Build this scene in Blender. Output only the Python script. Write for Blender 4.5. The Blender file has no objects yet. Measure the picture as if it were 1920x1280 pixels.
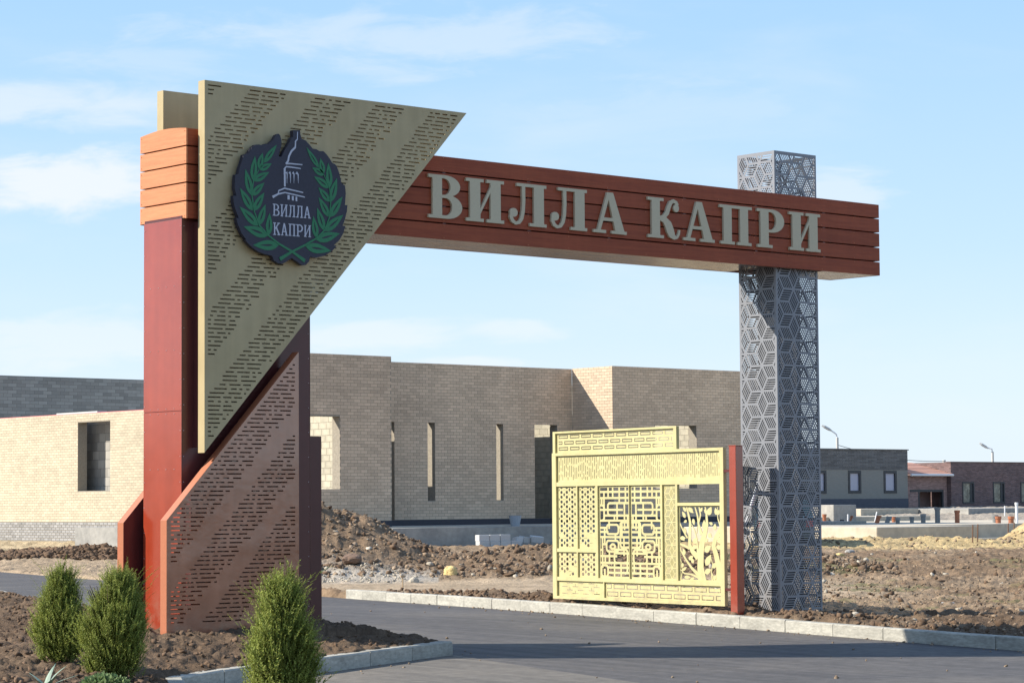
import bpy, bmesh, math, random
import numpy as np
from mathutils import Vector, Matrix
from mathutils.geometry import delaunay_2d_cdt

S = bpy.context.scene
COL = S.collection
rnd = random.Random(7)
rng = np.random.default_rng(7)

# ------------------------------------------------------------------ camera
# world axes: x runs along the red beam, y runs through the gateway, z is up
cam = bpy.data.objects.new('camera', bpy.data.cameras.new('camera'))
COL.objects.link(cam)
right = Vector((0.75157462, -0.65960674, -0.00738455))
down = Vector((0.03697881, 0.05330650, -0.99789327))
fwd = Vector((0.65861077, 0.74971819, 0.06445529))
cam.matrix_world = Matrix(((right.x, -down.x, -fwd.x, 0), (right.y, -down.y, -fwd.y, 0),
                           (right.z, -down.z, -fwd.z, 1.8), (0, 0, 0, 1)))
cam.data.sensor_width = 36.0
cam.data.lens = 88.125
cam.data.clip_start = 0.5
cam.data.clip_end = 9000
S.camera = cam

# ------------------------------------------------------------------ light
SUN = Vector((-1.36, 1.02, 1.16)).normalized()
sl = bpy.data.lights.new('sun', 'SUN')
sl.energy = 4.35
sl.angle = math.radians(0.5)
sl.color = (1.0, 0.93, 0.82)
so = bpy.data.objects.new('sun', sl)
COL.objects.link(so)
so.location = (0, 0, 60)
so.rotation_euler = SUN.to_track_quat('Z', 'Y').to_euler()

W = bpy.data.worlds.new('World')
S.world = W
W.use_nodes = True
nt = W.node_tree
nt.nodes.clear()
def wn(t): return nt.nodes.new(t)
wo = wn('ShaderNodeOutputWorld'); bg = wn('ShaderNodeBackground')
sky = wn('ShaderNodeTexSky')
sky.sky_type = 'NISHITA'
sky.sun_disc = False
sky.sun_elevation = math.asin(SUN.z)
sky.sun_rotation = math.atan2(SUN.x, SUN.y)
sky.air_density = 1.0
sky.dust_density = 0.3
sky.ozone_density = 2.5
bg.inputs['Strength'].default_value = 0.145
# thin cirrus and a few low cumulus banks, laid out on the direction vector
tc = wn('ShaderNodeTexCoord')
def mapn(scale, loc=(0, 0, 0), rot=(0, 0, 0)):
    m = wn('ShaderNodeMapping')
    m.inputs['Scale'].default_value = scale
    m.inputs['Location'].default_value = loc
    m.inputs['Rotation'].default_value = rot
    nt.links.new(tc.outputs['Generated'], m.inputs['Vector'])
    return m
def noise(vec, sc, det, rough, dist=0.0):
    n = wn('ShaderNodeTexNoise')
    n.inputs['Scale'].default_value = sc
    n.inputs['Detail'].default_value = det
    n.inputs['Roughness'].default_value = rough
    n.inputs['Distortion'].default_value = dist
    nt.links.new(vec.outputs[0], n.inputs['Vector'])
    return n
def ramp(fac, a, b, va=0.0, vb=1.0):
    r = wn('ShaderNodeMapRange')
    r.interpolation_type = 'SMOOTHSTEP'
    r.inputs[1].default_value = a; r.inputs[2].default_value = b
    r.inputs[3].default_value = va; r.inputs[4].default_value = vb
    nt.links.new(fac, r.inputs[0])
    return r
def wmath(op, a, b):
    m = wn('ShaderNodeMath'); m.operation = op
    for i, x in enumerate((a, b)):
        if isinstance(x, (int, float)): m.inputs[i].default_value = x
        else: nt.links.new(x, m.inputs[i])
    return m.outputs[0]
sep = wn('ShaderNodeSeparateXYZ'); nt.links.new(tc.outputs['Generated'], sep.inputs[0])
az = wmath('ARCTAN2', sep.outputs[0], sep.outputs[1]); elv = wmath('ARCSINE', sep.outputs[2], 0.0)
nz1 = noise(mapn((9.0, 9.0, 34.0), (0.3, 0.1, 0.0)), 2.3, 7, 0.60, 0.35).outputs[0]
nz2 = noise(mapn((4.0, 4.0, 17.0), (1.3, 0.4, 0.0)), 1.6, 6, 0.55, 0.3).outputs[0]
cl = ramp(nz2, 0.46, 0.86, 0.0, 0.30).outputs[0]
# (azimuth, elevation, half width, half height, raggedness, density) of the single clouds, radians
CLOUDS = [(0.5371, 0.1264, 0.0691, 0.0129, 0.9, 0.74), (0.5307, 0.1585, 0.0881, 0.0103, 0.8, 0.48), (0.5872, 0.1574, 0.0551, 0.0063, 0.9, 0.27), (0.6702, 0.1853, 0.0902, 0.0146, 1.0, 0.33), (0.6654, 0.0669, 0.0405, 0.0072, 1.0, 0.43), (0.7219, 0.0687, 0.0235, 0.006, 1.0, 0.39), (0.5436, 0.0648, 0.0689, 0.0126, 1.0, 0.39), (0.849, 0.1242, 0.0231, 0.0076, 1.1, 0.39), (0.7836, 0.1592, 0.0701, 0.0126, 1.1, 0.16), (0.5871, 0.1741, 0.0637, 0.0083, 1.1, 0.2), (0.6994, 0.0566, 0.0256, 0.003, 1.0, 0.39)]
for a0, e0, wa, we, rag, op in CLOUDS:
    da = wmath('DIVIDE', wmath('SUBTRACT', az, a0), wa); de = wmath('DIVIDE', wmath('SUBTRACT', elv, e0), we)
    r_ = wmath('SQRT', wmath('ADD', wmath('MULTIPLY', da, da), wmath('MULTIPLY', de, de)), 0.0)
    r_ = wmath('ADD', r_, wmath('MULTIPLY', wmath('SUBTRACT', nz1, 0.5), -3.2 * rag))
    cl = wmath('MAXIMUM', cl, ramp(r_, 0.15, 1.15, op, 0.0).outputs[0])
upw = ramp(sep.outputs[2], -0.02, 0.03)
cl = wmath('MULTIPLY', cl, upw.outputs[0])
# clear spring air: the atmosphere model is blended with a pale-to-blue ramp of elevation, whitened overhead to lift the shade
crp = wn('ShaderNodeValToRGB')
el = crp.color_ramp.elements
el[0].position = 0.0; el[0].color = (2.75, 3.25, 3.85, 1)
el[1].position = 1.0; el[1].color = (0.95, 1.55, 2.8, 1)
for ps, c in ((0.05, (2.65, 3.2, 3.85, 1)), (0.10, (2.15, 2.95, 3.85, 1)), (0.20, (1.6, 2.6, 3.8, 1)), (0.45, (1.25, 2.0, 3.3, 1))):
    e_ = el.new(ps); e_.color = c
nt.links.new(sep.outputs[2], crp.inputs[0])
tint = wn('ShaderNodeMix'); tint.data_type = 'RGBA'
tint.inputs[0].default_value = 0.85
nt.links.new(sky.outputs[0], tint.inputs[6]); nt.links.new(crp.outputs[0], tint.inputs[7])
mx = wn('ShaderNodeMix'); mx.data_type = 'RGBA'
nt.links.new(cl, mx.inputs[0]); nt.links.new(tint.outputs[2], mx.inputs[6])
mx.inputs[7].default_value = (3.8, 3.85, 3.95, 1)
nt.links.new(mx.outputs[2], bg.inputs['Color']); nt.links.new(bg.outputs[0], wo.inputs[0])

S.view_settings.view_transform = 'Standard'
S.view_settings.look = 'None'
S.view_settings.gamma = 1.0
S.view_settings.use_curve_mapping = False
S.view_settings.exposure = 0.84

# ------------------------------------------------------------------ materials
def mat(name, col, rough=0.7, metal=0.0, var=0.0, island=0.0, objvar=0.0, nscale=6.0, nstretch=(1, 1, 1), ndet=4.0,
        bump=0.0, bscale=40.0, spec=0.5, col2=None, hue=0.0, coat=0.0, bstretch=(1, 1, 1), rvar=0.0, ior=1.5, streak=0.0, splash=None):
    m = bpy.data.materials.new(name); m.use_nodes = True
    t = m.node_tree; N = t.nodes; L = t.links
    b = N['Principled BSDF']
    b.inputs['Roughness'].default_value = rough
    b.inputs['Metallic'].default_value = metal
    b.inputs['Specular IOR Level'].default_value = spec
    b.inputs['IOR'].default_value = ior
    b.inputs['Coat Weight'].default_value = coat
    b.inputs['Coat Roughness'].default_value = 0.12
    co = N.new('ShaderNodeTexCoord')
    mp = N.new('ShaderNodeMapping'); mp.inputs['Scale'].default_value = nstretch
    L.new(co.outputs['Object'], mp.inputs[0])
    no = N.new('ShaderNodeTexNoise')
    no.inputs['Scale'].default_value = nscale; no.inputs['Detail'].default_value = ndet; no.inputs['Roughness'].default_value = 0.6
    L.new(mp.outputs[0], no.inputs['Vector'])
    base = N.new('ShaderNodeMix'); base.data_type = 'RGBA'
    base.inputs[6].default_value = (*col, 1); base.inputs[7].default_value = (*(col2 or col), 1)
    rr = N.new('ShaderNodeMapRange'); rr.inputs[1].default_value = 0.38; rr.inputs[2].default_value = 0.64
    L.new(no.outputs[0], rr.inputs[0]); L.new(rr.outputs[0], base.inputs[0])
    out = base.outputs[2]
    def mul(val):
        nonlocal out
        h = N.new('ShaderNodeHueSaturation')
        L.new(val, h.inputs['Value']); L.new(out, h.inputs['Color']); out = h.outputs[0]
    def rng_(src, amt):
        r = N.new('ShaderNodeMapRange'); r.inputs[3].default_value = 1 - amt; r.inputs[4].default_value = 1 + amt
        L.new(src, r.inputs[0]); return r.outputs[0]
    if var:
        n2 = N.new('ShaderNodeTexNoise'); n2.inputs['Scale'].default_value = nscale * 5.3; n2.inputs['Detail'].default_value = 5
        L.new(mp.outputs[0], n2.inputs['Vector'])
        r = N.new('ShaderNodeMapRange'); r.inputs[1].default_value = .3; r.inputs[2].default_value = .7
        L.new(n2.outputs[0], r.inputs[0]); mul(rng_(r.outputs[0], var))
    if island or objvar:
        g = N.new('ShaderNodeNewGeometry'); oi = N.new('ShaderNodeObjectInfo')
        a = N.new('ShaderNodeMath'); a.operation = 'ADD'
        L.new(g.outputs['Random Per Island'], a.inputs[0]); L.new(oi.outputs['Random'], a.inputs[1])
        f = N.new('ShaderNodeMath'); f.operation = 'FRACT'; L.new(a.outputs[0], f.inputs[0])
        mul(rng_(f.outputs[0], island or objvar))
    if streak:                                            # rain streaks and faded bands running down the sheet
        ms = N.new('ShaderNodeMapping'); ms.inputs['Scale'].default_value = (9, 9, .35); L.new(co.outputs['Object'], ms.inputs[0])
        ns = N.new('ShaderNodeTexNoise'); ns.inputs['Scale'].default_value = 1.0; ns.inputs['Detail'].default_value = 5; L.new(ms.outputs[0], ns.inputs['Vector'])
        rs = N.new('ShaderNodeMapRange'); rs.inputs[1].default_value = .3; rs.inputs[2].default_value = .7; L.new(ns.outputs[0], rs.inputs[0]); mul(rng_(rs.outputs[0], streak))
    if splash:                                            # dust thrown up from the bed
        sx = N.new('ShaderNodeSeparateXYZ'); L.new(co.outputs['Object'], sx.inputs[0])
        r1 = N.new('ShaderNodeMapRange'); r1.inputs[1].default_value = splash; r1.inputs[2].default_value = -.05; L.new(sx.outputs[2], r1.inputs[0])
        nd = N.new('ShaderNodeTexNoise'); nd.inputs['Scale'].default_value = 7; nd.inputs['Detail'].default_value = 6; L.new(co.outputs['Object'], nd.inputs['Vector'])
        m1 = N.new('ShaderNodeMath'); m1.operation = 'MULTIPLY'; L.new(r1.outputs[0], m1.inputs[0])
        rd = N.new('ShaderNodeMapRange'); rd.inputs[1].default_value = .42; rd.inputs[2].default_value = .75; rd.inputs[4].default_value = .7; L.new(nd.outputs[0], rd.inputs[0]); L.new(rd.outputs[0], m1.inputs[1])
        dm = N.new('ShaderNodeMix'); dm.data_type = 'RGBA'; dm.inputs[7].default_value = (.27, .21, .15, 1); L.new(m1.outputs[0], dm.inputs[0]); L.new(out, dm.inputs[6]); out = dm.outputs[2]
    L.new(out, b.inputs['Base Color'])
    if rvar:
        r = N.new('ShaderNodeMapRange'); r.inputs[3].default_value = max(0.02, rough - rvar); r.inputs[4].default_value = min(1, rough + rvar)
        L.new(no.outputs[0], r.inputs[0]); L.new(r.outputs[0], b.inputs['Roughness'])
    if bump:
        mp2 = N.new('ShaderNodeMapping'); mp2.inputs['Scale'].default_value = bstretch
        L.new(co.outputs['Object'], mp2.inputs[0])
        n3 = N.new('ShaderNodeTexNoise'); n3.inputs['Scale'].default_value = bscale; n3.inputs['Detail'].default_value = 6
        L.new(mp2.outputs[0], n3.inputs['Vector'])
        bp = N.new('ShaderNodeBump'); bp.inputs['Strength'].default_value = bump; bp.inputs['Distance'].default_value = 0.02
        L.new(n3.outputs[0], bp.inputs['Height']); L.new(bp.outputs[0], b.inputs['Normal'])
    return m

M = {}
M['red'] = mat('red_paint', (0.29, 0.036, 0.013), 0.18, var=.05, nscale=1.3, col2=(0.32, 0.045, 0.018), bump=.07, bscale=2.0, rvar=.07, ior=2.0, spec=.5, streak=.07, splash=.5)
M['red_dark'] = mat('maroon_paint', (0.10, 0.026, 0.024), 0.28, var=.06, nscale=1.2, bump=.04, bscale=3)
M['brown'] = mat('brown_sheet', (0.31, 0.118, 0.062), 0.14, var=.08, nscale=0.9, col2=(0.43, 0.18, 0.10), bump=.36, bscale=1.3, rvar=.10, ior=1.9, streak=.08, splash=.3)
M['orange'] = mat('brown_edge', (0.42, 0.145, 0.068), 0.45, var=.05)
M['tan'] = mat('gold_paint', (0.485, 0.39, 0.215), 0.40, var=.03, nscale=1.1, col2=(0.435, 0.345, 0.185), bump=.05, bscale=1.6, rvar=.06, spec=.35, streak=.06)
M['tan_in'] = mat('panel_inside', (0.05, 0.045, 0.03), 0.8, var=.05)
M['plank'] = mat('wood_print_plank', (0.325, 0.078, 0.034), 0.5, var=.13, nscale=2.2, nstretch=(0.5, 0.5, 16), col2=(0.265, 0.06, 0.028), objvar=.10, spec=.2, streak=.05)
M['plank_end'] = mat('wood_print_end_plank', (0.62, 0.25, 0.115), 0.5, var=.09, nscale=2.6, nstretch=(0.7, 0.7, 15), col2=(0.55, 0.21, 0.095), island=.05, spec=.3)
M['soffit'] = mat('brown_soffit_sheet', (0.23, 0.165, 0.13), 0.15, metal=.75, var=.12, nscale=1.5, bump=.6, bscale=2.2, bstretch=(1, 2.5, 1))
M['letter'] = mat('letter_gold', (0.56, 0.49, 0.335), 0.45, var=.03, spec=.3)
M['navy'] = mat('navy_plate', (0.022, 0.022, 0.042), 0.5, var=.1)
M['green'] = mat('emblem_green', (0.05, 0.215, 0.105), 0.55, var=.05, spec=.2)
M['silver'] = mat('emblem_silver', (0.50, 0.52, 0.60), 0.45, var=.03)
M['rivet'] = mat('rivet_metal', (0.6, 0.5, 0.48), 0.35, metal=0.4)
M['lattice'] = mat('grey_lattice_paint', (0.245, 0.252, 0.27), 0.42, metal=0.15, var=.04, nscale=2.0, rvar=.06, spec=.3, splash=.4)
M['lattice_in'] = mat('painted_shade_grey', (0.055, 0.058, 0.064), 0.7, spec=.2)  # shade put into the colour: dark tone for the column's inside
M['garage_brick'] = mat('pinkish_brick', (0.36, 0.235, 0.205), 0.85, island=.22, var=.12, nscale=1.2)
M['steppe'] = mat('added_steppe_hill', (0.15, 0.135, 0.085), 1.0, var=.3, nscale=.05, col2=(0.09, 0.09, 0.05), spec=.1)
M['yellow'] = mat('pale_yellow_paint', (0.55, 0.495, 0.25), 0.45, var=.05, nscale=1.5, spec=.35, col2=(0.51, 0.455, 0.225), streak=.06, splash=.35)
M['brick'] = mat('tan_brick', (0.66, 0.505, 0.355), 0.85, island=.12, var=.08, nscale=0.18, col2=(0.56, 0.43, 0.305))
M['brick_pale'] = mat('pale_brick', (0.535, 0.46, 0.335), 0.85, island=.10, var=.06, nscale=0.3, col2=(0.48, 0.41, 0.295))
M['mortar'] = mat('mortar', (0.30, 0.265, 0.21), 0.95, var=.15, nscale=3)
M['mortar_dark'] = mat('grey_mortar', (0.24, 0.23, 0.21), 0.95, var=.15, nscale=3)
M['block_grey'] = mat('grey_block', (0.40, 0.375, 0.33), 0.9, island=.18, var=.10, nscale=0.35, col2=(0.33, 0.31, 0.275))
M['block_pale'] = mat('pale_block', (0.46, 0.42, 0.32), 0.9, island=.12, var=.12, nscale=1.2, col2=(0.40, 0.37, 0.29))
M['plinth_grey'] = mat('grey_plinth_brick', (0.30, 0.295, 0.29), 0.85, island=.22, var=.1, nscale=.8)
M['plinth_dark'] = mat('dark_plinth', (0.05, 0.05, 0.06), 0.8, var=.2)
M['pink'] = mat('pink_membrane', (0.62, 0.20, 0.20), 0.7, var=.1)
M['white'] = mat('white_block', (0.52, 0.52, 0.50), 0.8, var=.07, objvar=.08)
M['concrete'] = mat('concrete', (0.38, 0.36, 0.32), 0.9, var=.12, nscale=1.1, col2=(0.29, 0.28, 0.255), bump=.3, bscale=9)
M['concrete_pale'] = mat('pale_concrete', (0.56, 0.49, 0.375), 0.9, var=.12, nscale=0.8, col2=(0.46, 0.40, 0.31), bump=.2, bscale=8)
M['kerb'] = mat('kerb_concrete', (0.42, 0.40, 0.34), 0.9, var=.18, objvar=.10, nscale=2.5, col2=(0.32, 0.305, 0.26), bump=.35, bscale=30, nstretch=(1, 1, 3))
M['dk_brick'] = mat('dark_grey_brick', (0.15, 0.145, 0.14), 0.85, island=.25, var=.15, nscale=1.5, nstretch=(.3, .3, 8))  # far-house brick and render colours from here are lightened to stand for haze
M['mid_brick'] = mat('grey_green_render', (0.26, 0.25, 0.22), 0.85, var=.12, nscale=2, nstretch=(.3, .3, 8))
M['base_brick'] = mat('blue_black_plinth', (0.085, 0.09, 0.11), 0.85, var=.2, nscale=2, nstretch=(.3, .3, 8))
M['rb_brick'] = mat('red_brown_brick', (0.20, 0.13, 0.12), 0.85, island=.25, var=.15, nscale=1.2, nstretch=(.3, .3, 7), col2=(0.15, 0.11, 0.11))
M['rb_mortar'] = mat('red_brown_mortar', (0.15, 0.11, 0.10), 0.9, var=.1)
M['tile'] = mat('orange_roof_tile', (0.60, 0.33, 0.24), 0.8, island=.12, var=.1)
M['frame_dark'] = mat('dark_window_frame', (0.035, 0.038, 0.042), 0.5)
M['pane_pale'] = mat('pale_window_film', (0.42, 0.42, 0.50), 0.25, var=.04)
M['pane_green'] = mat('dim_window_glass', (0.13, 0.14, 0.115), 0.12, var=.5, nscale=1.3, col2=(0.26, 0.25, 0.19))
M['pole'] = mat('pale_pole_concrete', (0.50, 0.49, 0.46), 0.8, var=.08)
M['white_metal'] = mat('white_metal', (0.75, 0.76, 0.77), 0.4)
M['wire'] = mat('black_wire', (0.04, 0.04, 0.045), 0.6)
M['orange_pipe'] = mat('orange_plastic', (0.36, 0.13, 0.06), 0.6, objvar=.15)
M['grey_pipe'] = mat('grey_plastic', (0.22, 0.225, 0.22), 0.6, objvar=.2)
M['rust'] = mat('rusty_steel', (0.16, 0.085, 0.05), 0.8, var=.2)
M['wood'] = mat('raw_wood', (0.42, 0.31, 0.19), 0.8, var=.15, nscale=3, nstretch=(1, 1, .2))
M['stone_y'] = mat('yellow_stone', (0.62, 0.47, 0.20), 0.9, var=.12, bump=.4, bscale=12)
M['stone_r'] = mat('reddish_clod', (0.20, 0.13, 0.09), 0.95, var=.2, bump=.5, bscale=10)
M['stone_p'] = mat('pale_stone', (0.42, 0.37, 0.29), 0.9, island=.3, var=.15)
M['clod'] = mat('dark_clod', (0.150, 0.100, 0.066), 1.0, island=.25, var=.25, nscale=8, spec=.1)
M['clod_dry'] = mat('dry_clod', (0.255, 0.19, 0.132), 1.0, island=.28, var=.2, nscale=8, spec=.1)
M['bucket'] = mat('grey_bucket', (0.36, 0.39, 0.42), 0.6, var=.1)
M['pink_bag'] = mat('pink_fabric', (0.62, 0.22, 0.22), 0.8, var=.1, bump=.5, bscale=14)
M['car'] = mat('dark_teal_car_paint', (0.025, 0.07, 0.085), 0.25, coat=.6)
M['glass'] = mat('car_glass', (0.02, 0.025, 0.03), 0.06)
M['tyre'] = mat('tyre_rubber', (0.02, 0.02, 0.02), 0.8)
M['red_lamp'] = mat('red_lamp', (0.50, 0.06, 0.03), 0.3)
M['bark'] = mat('brown_bark', (0.10, 0.065, 0.04), 0.9, var=.2)
M['blade'] = mat('blue_green_blade', (0.24, 0.32, 0.24), 0.6, var=.1, objvar=.1)

def foliage_mat(name, c1, c2):
    m = bpy.data.materials.new(name); m.use_nodes = True
    t = m.node_tree; N = t.nodes; L = t.links; b = N['Principled BSDF']
    b.inputs['Roughness'].default_value = 0.65; b.inputs['Specular IOR Level'].default_value = 0.25
    g = N.new('ShaderNodeNewGeometry')
    at = N.new('ShaderNodeAttribute'); at.attribute_name = 'tip'
    mx = N.new('ShaderNodeMix'); mx.data_type = 'RGBA'
    mx.inputs[6].default_value = (*c1, 1); mx.inputs[7].default_value = (*c2, 1)
    L.new(at.outputs['Fac'], mx.inputs[0])
    h = N.new('ShaderNodeHueSaturation')
    r = N.new('ShaderNodeMapRange'); r.inputs[3].default_value = .65; r.inputs[4].default_value = 1.35
    L.new(g.outputs['Random Per Island'], r.inputs[0]); L.new(r.outputs[0], h.inputs['Value'])
    r2 = N.new('ShaderNodeMapRange'); r2.inputs[3].default_value = .485; r2.inputs[4].default_value = .515
    ml = N.new('ShaderNodeMath'); ml.operation = 'MULTIPLY'; ml.inputs[1].default_value = 7.31
    fr = N.new('ShaderNodeMath'); fr.operation = 'FRACT'
    L.new(g.outputs['Random Per Island'], ml.inputs[0]); L.new(ml.outputs[0], fr.inputs[0]); L.new(fr.outputs[0], r2.inputs[0])
    L.new(r2.outputs[0], h.inputs['Hue'])
    L.new(mx.outputs[2], h.inputs['Color']); L.new(h.outputs[0], b.inputs['Base Color'])
    tr = N.new('ShaderNodeBsdfTranslucent'); L.new(h.outputs[0], tr.inputs['Color'])
    ms = N.new('ShaderNodeMixShader'); ms.inputs[0].default_value = .3
    L.new(b.outputs[0], ms.inputs[1]); L.new(tr.outputs[0], ms.inputs[2]); L.new(ms.outputs[0], N['Material Output'].inputs[0])
    return m
M['conifer'] = foliage_mat('conifer_needles', (0.085, 0.12, 0.024), (0.38, 0.42, 0.088))
M['lowshrub'] = foliage_mat('low_shrub_leaves', (0.10, 0.15, 0.05), (0.24, 0.33, 0.14))

def ground_mat():
    m = bpy.data.materials.new('soil'); m.use_nodes = True
    t = m.node_tree; N = t.nodes; L = t.links; b = N['Principled BSDF']
    b.inputs['Roughness'].default_value = 1.0; b.inputs['Specular IOR Level'].default_value = 0.1
    at = N.new('ShaderNodeAttribute'); at.attribute_name = 'soil'
    co = N.new('ShaderNodeTexCoord')
    def nz(sc, det=6):
        n = N.new('ShaderNodeTexNoise'); n.inputs['Scale'].default_value = sc; n.inputs['Detail'].default_value = det
        n.inputs['Roughness'].default_value = .65; L.new(co.outputs['Object'], n.inputs['Vector']); return n
    h = N.new('ShaderNodeHueSaturation'); L.new(at.outputs['Color'], h.inputs['Color'])
    a = nz(1.3); c = nz(9.0)
    ad = N.new('ShaderNodeMath'); ad.operation = 'ADD'; L.new(a.outputs[0], ad.inputs[0]); L.new(c.outputs[0], ad.inputs[1])
    r = N.new('ShaderNodeMapRange'); r.inputs[1].default_value = .7; r.inputs[2].default_value = 1.3; r.inputs[3].default_value = .55; r.inputs[4].default_value = 1.45
    L.new(ad.outputs[0], r.inputs[0]); L.new(r.outputs[0], h.inputs['Value']); L.new(h.outputs[0], b.inputs['Base Color'])
    n3 = nz(14, 8); bp = N.new('ShaderNodeBump'); bp.inputs['Strength'].default_value = .9; bp.inputs['Distance'].default_value = .05
    L.new(n3.outputs[0], bp.inputs['Height']); L.new(bp.outputs[0], b.inputs['Normal'])
    return m
M['soil'] = ground_mat()

def asphalt_mat(name, c1, c2, streak_rot, warm):
    m = bpy.data.materials.new(name); m.use_nodes = True
    t = m.node_tree; N = t.nodes; L = t.links; b = N['Principled BSDF']
    b.inputs['Roughness'].default_value = .8; b.inputs['Specular IOR Level'].default_value = .35
    co = N.new('ShaderNodeTexCoord')
    mp = N.new('ShaderNodeMapping'); mp.inputs['Rotation'].default_value = (0, 0, streak_rot); mp.inputs['Scale'].default_value = (5.0, 0.07, 1)
    L.new(co.outputs['Object'], mp.inputs[0])
    n1 = N.new('ShaderNodeTexNoise'); n1.inputs['Scale'].default_value = 1.0; n1.inputs['Detail'].default_value = 5; L.new(mp.outputs[0], n1.inputs['Vector'])
    n2 = N.new('ShaderNodeTexNoise'); n2.inputs['Scale'].default_value = 85; n2.inputs['Detail'].default_value = 3; L.new(co.outputs['Object'], n2.inputs['Vector'])
    n4 = N.new('ShaderNodeTexNoise'); n4.inputs['Scale'].default_value = .45; n4.inputs['Detail'].default_value = 5; L.new(co.outputs['Object'], n4.inputs['Vector'])
    mx = N.new('ShaderNodeMix'); mx.data_type = 'RGBA'; mx.inputs[6].default_value = (*c1, 1); mx.inputs[7].default_value = (*c2, 1)
    r = N.new('ShaderNodeMapRange'); r.inputs[1].default_value = .36; r.inputs[2].default_value = .66; L.new(n1.outputs[0], r.inputs[0]); L.new(r.outputs[0], mx.inputs[0])
    dm = N.new('ShaderNodeMix'); dm.data_type = 'RGBA'; dm.inputs[7].default_value = (*warm, 1)
    r3 = N.new('ShaderNodeMapRange'); r3.inputs[1].default_value = .48; r3.inputs[2].default_value = .75; r3.inputs[4].default_value = .55
    L.new(n4.outputs[0], r3.inputs[0]); L.new(r3.outputs[0], dm.inputs[0]); L.new(mx.outputs[2], dm.inputs[6])
    h = N.new('ShaderNodeHueSaturation'); r2 = N.new('ShaderNodeMapRange'); r2.inputs[1].default_value = .3; r2.inputs[2].default_value = .7; r2.inputs[3].default_value = .6; r2.inputs[4].default_value = 1.4
    n5 = N.new('ShaderNodeTexNoise'); n5.inputs['Scale'].default_value = 7; n5.inputs['Detail'].default_value = 6; L.new(co.outputs['Object'], n5.inputs['Vector'])
    av = N.new('ShaderNodeMix'); av.inputs[0].default_value = .45; L.new(n2.outputs[0], av.inputs[2]); L.new(n5.outputs[0], av.inputs[3])
    L.new(av.outputs[0], r2.inputs[0]); L.new(r2.outputs[0], h.inputs['Value']); L.new(dm.outputs[2], h.inputs['Color']); L.new(h.outputs[0], b.inputs['Base Color'])
    bp = N.new('ShaderNodeBump'); bp.inputs['Strength'].default_value = .5; bp.inputs['Distance'].default_value = .008
    L.new(n2.outputs[0], bp.inputs['Height']); L.new(bp.outputs[0], b.inputs['Normal'])
    return m
M['asphalt'] = asphalt_mat('asphalt', (0.074, 0.069, 0.067), (0.106, 0.098, 0.093), 0.28, (0.16, 0.142, 0.122))
M['asphalt2'] = asphalt_mat('older_asphalt', (0.125, 0.112, 0.096), (0.175, 0.156, 0.130), 0.9, (0.23, 0.20, 0.16))

# ------------------------------------------------------------------ helpers
def tag(o, label=None, cat=None, group=None, kind=None):
    if label: o['label'] = label
    if cat: o['category'] = cat
    if group: o['group'] = group
    if kind: o['kind'] = kind
    return o
def link(name, me, parent=None, loc=None):
    o = bpy.data.objects.new(name, me); COL.objects.link(o)
    if parent: o.parent = parent
    if loc is not None: o.location = loc
    return o
def empty(name, loc, label, cat, group=None, rz=0.0):
    o = link(name, None, None, loc); o.rotation_euler.z = rz
    o.empty_display_size = .2
    return tag(o, label, cat, group)

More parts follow.
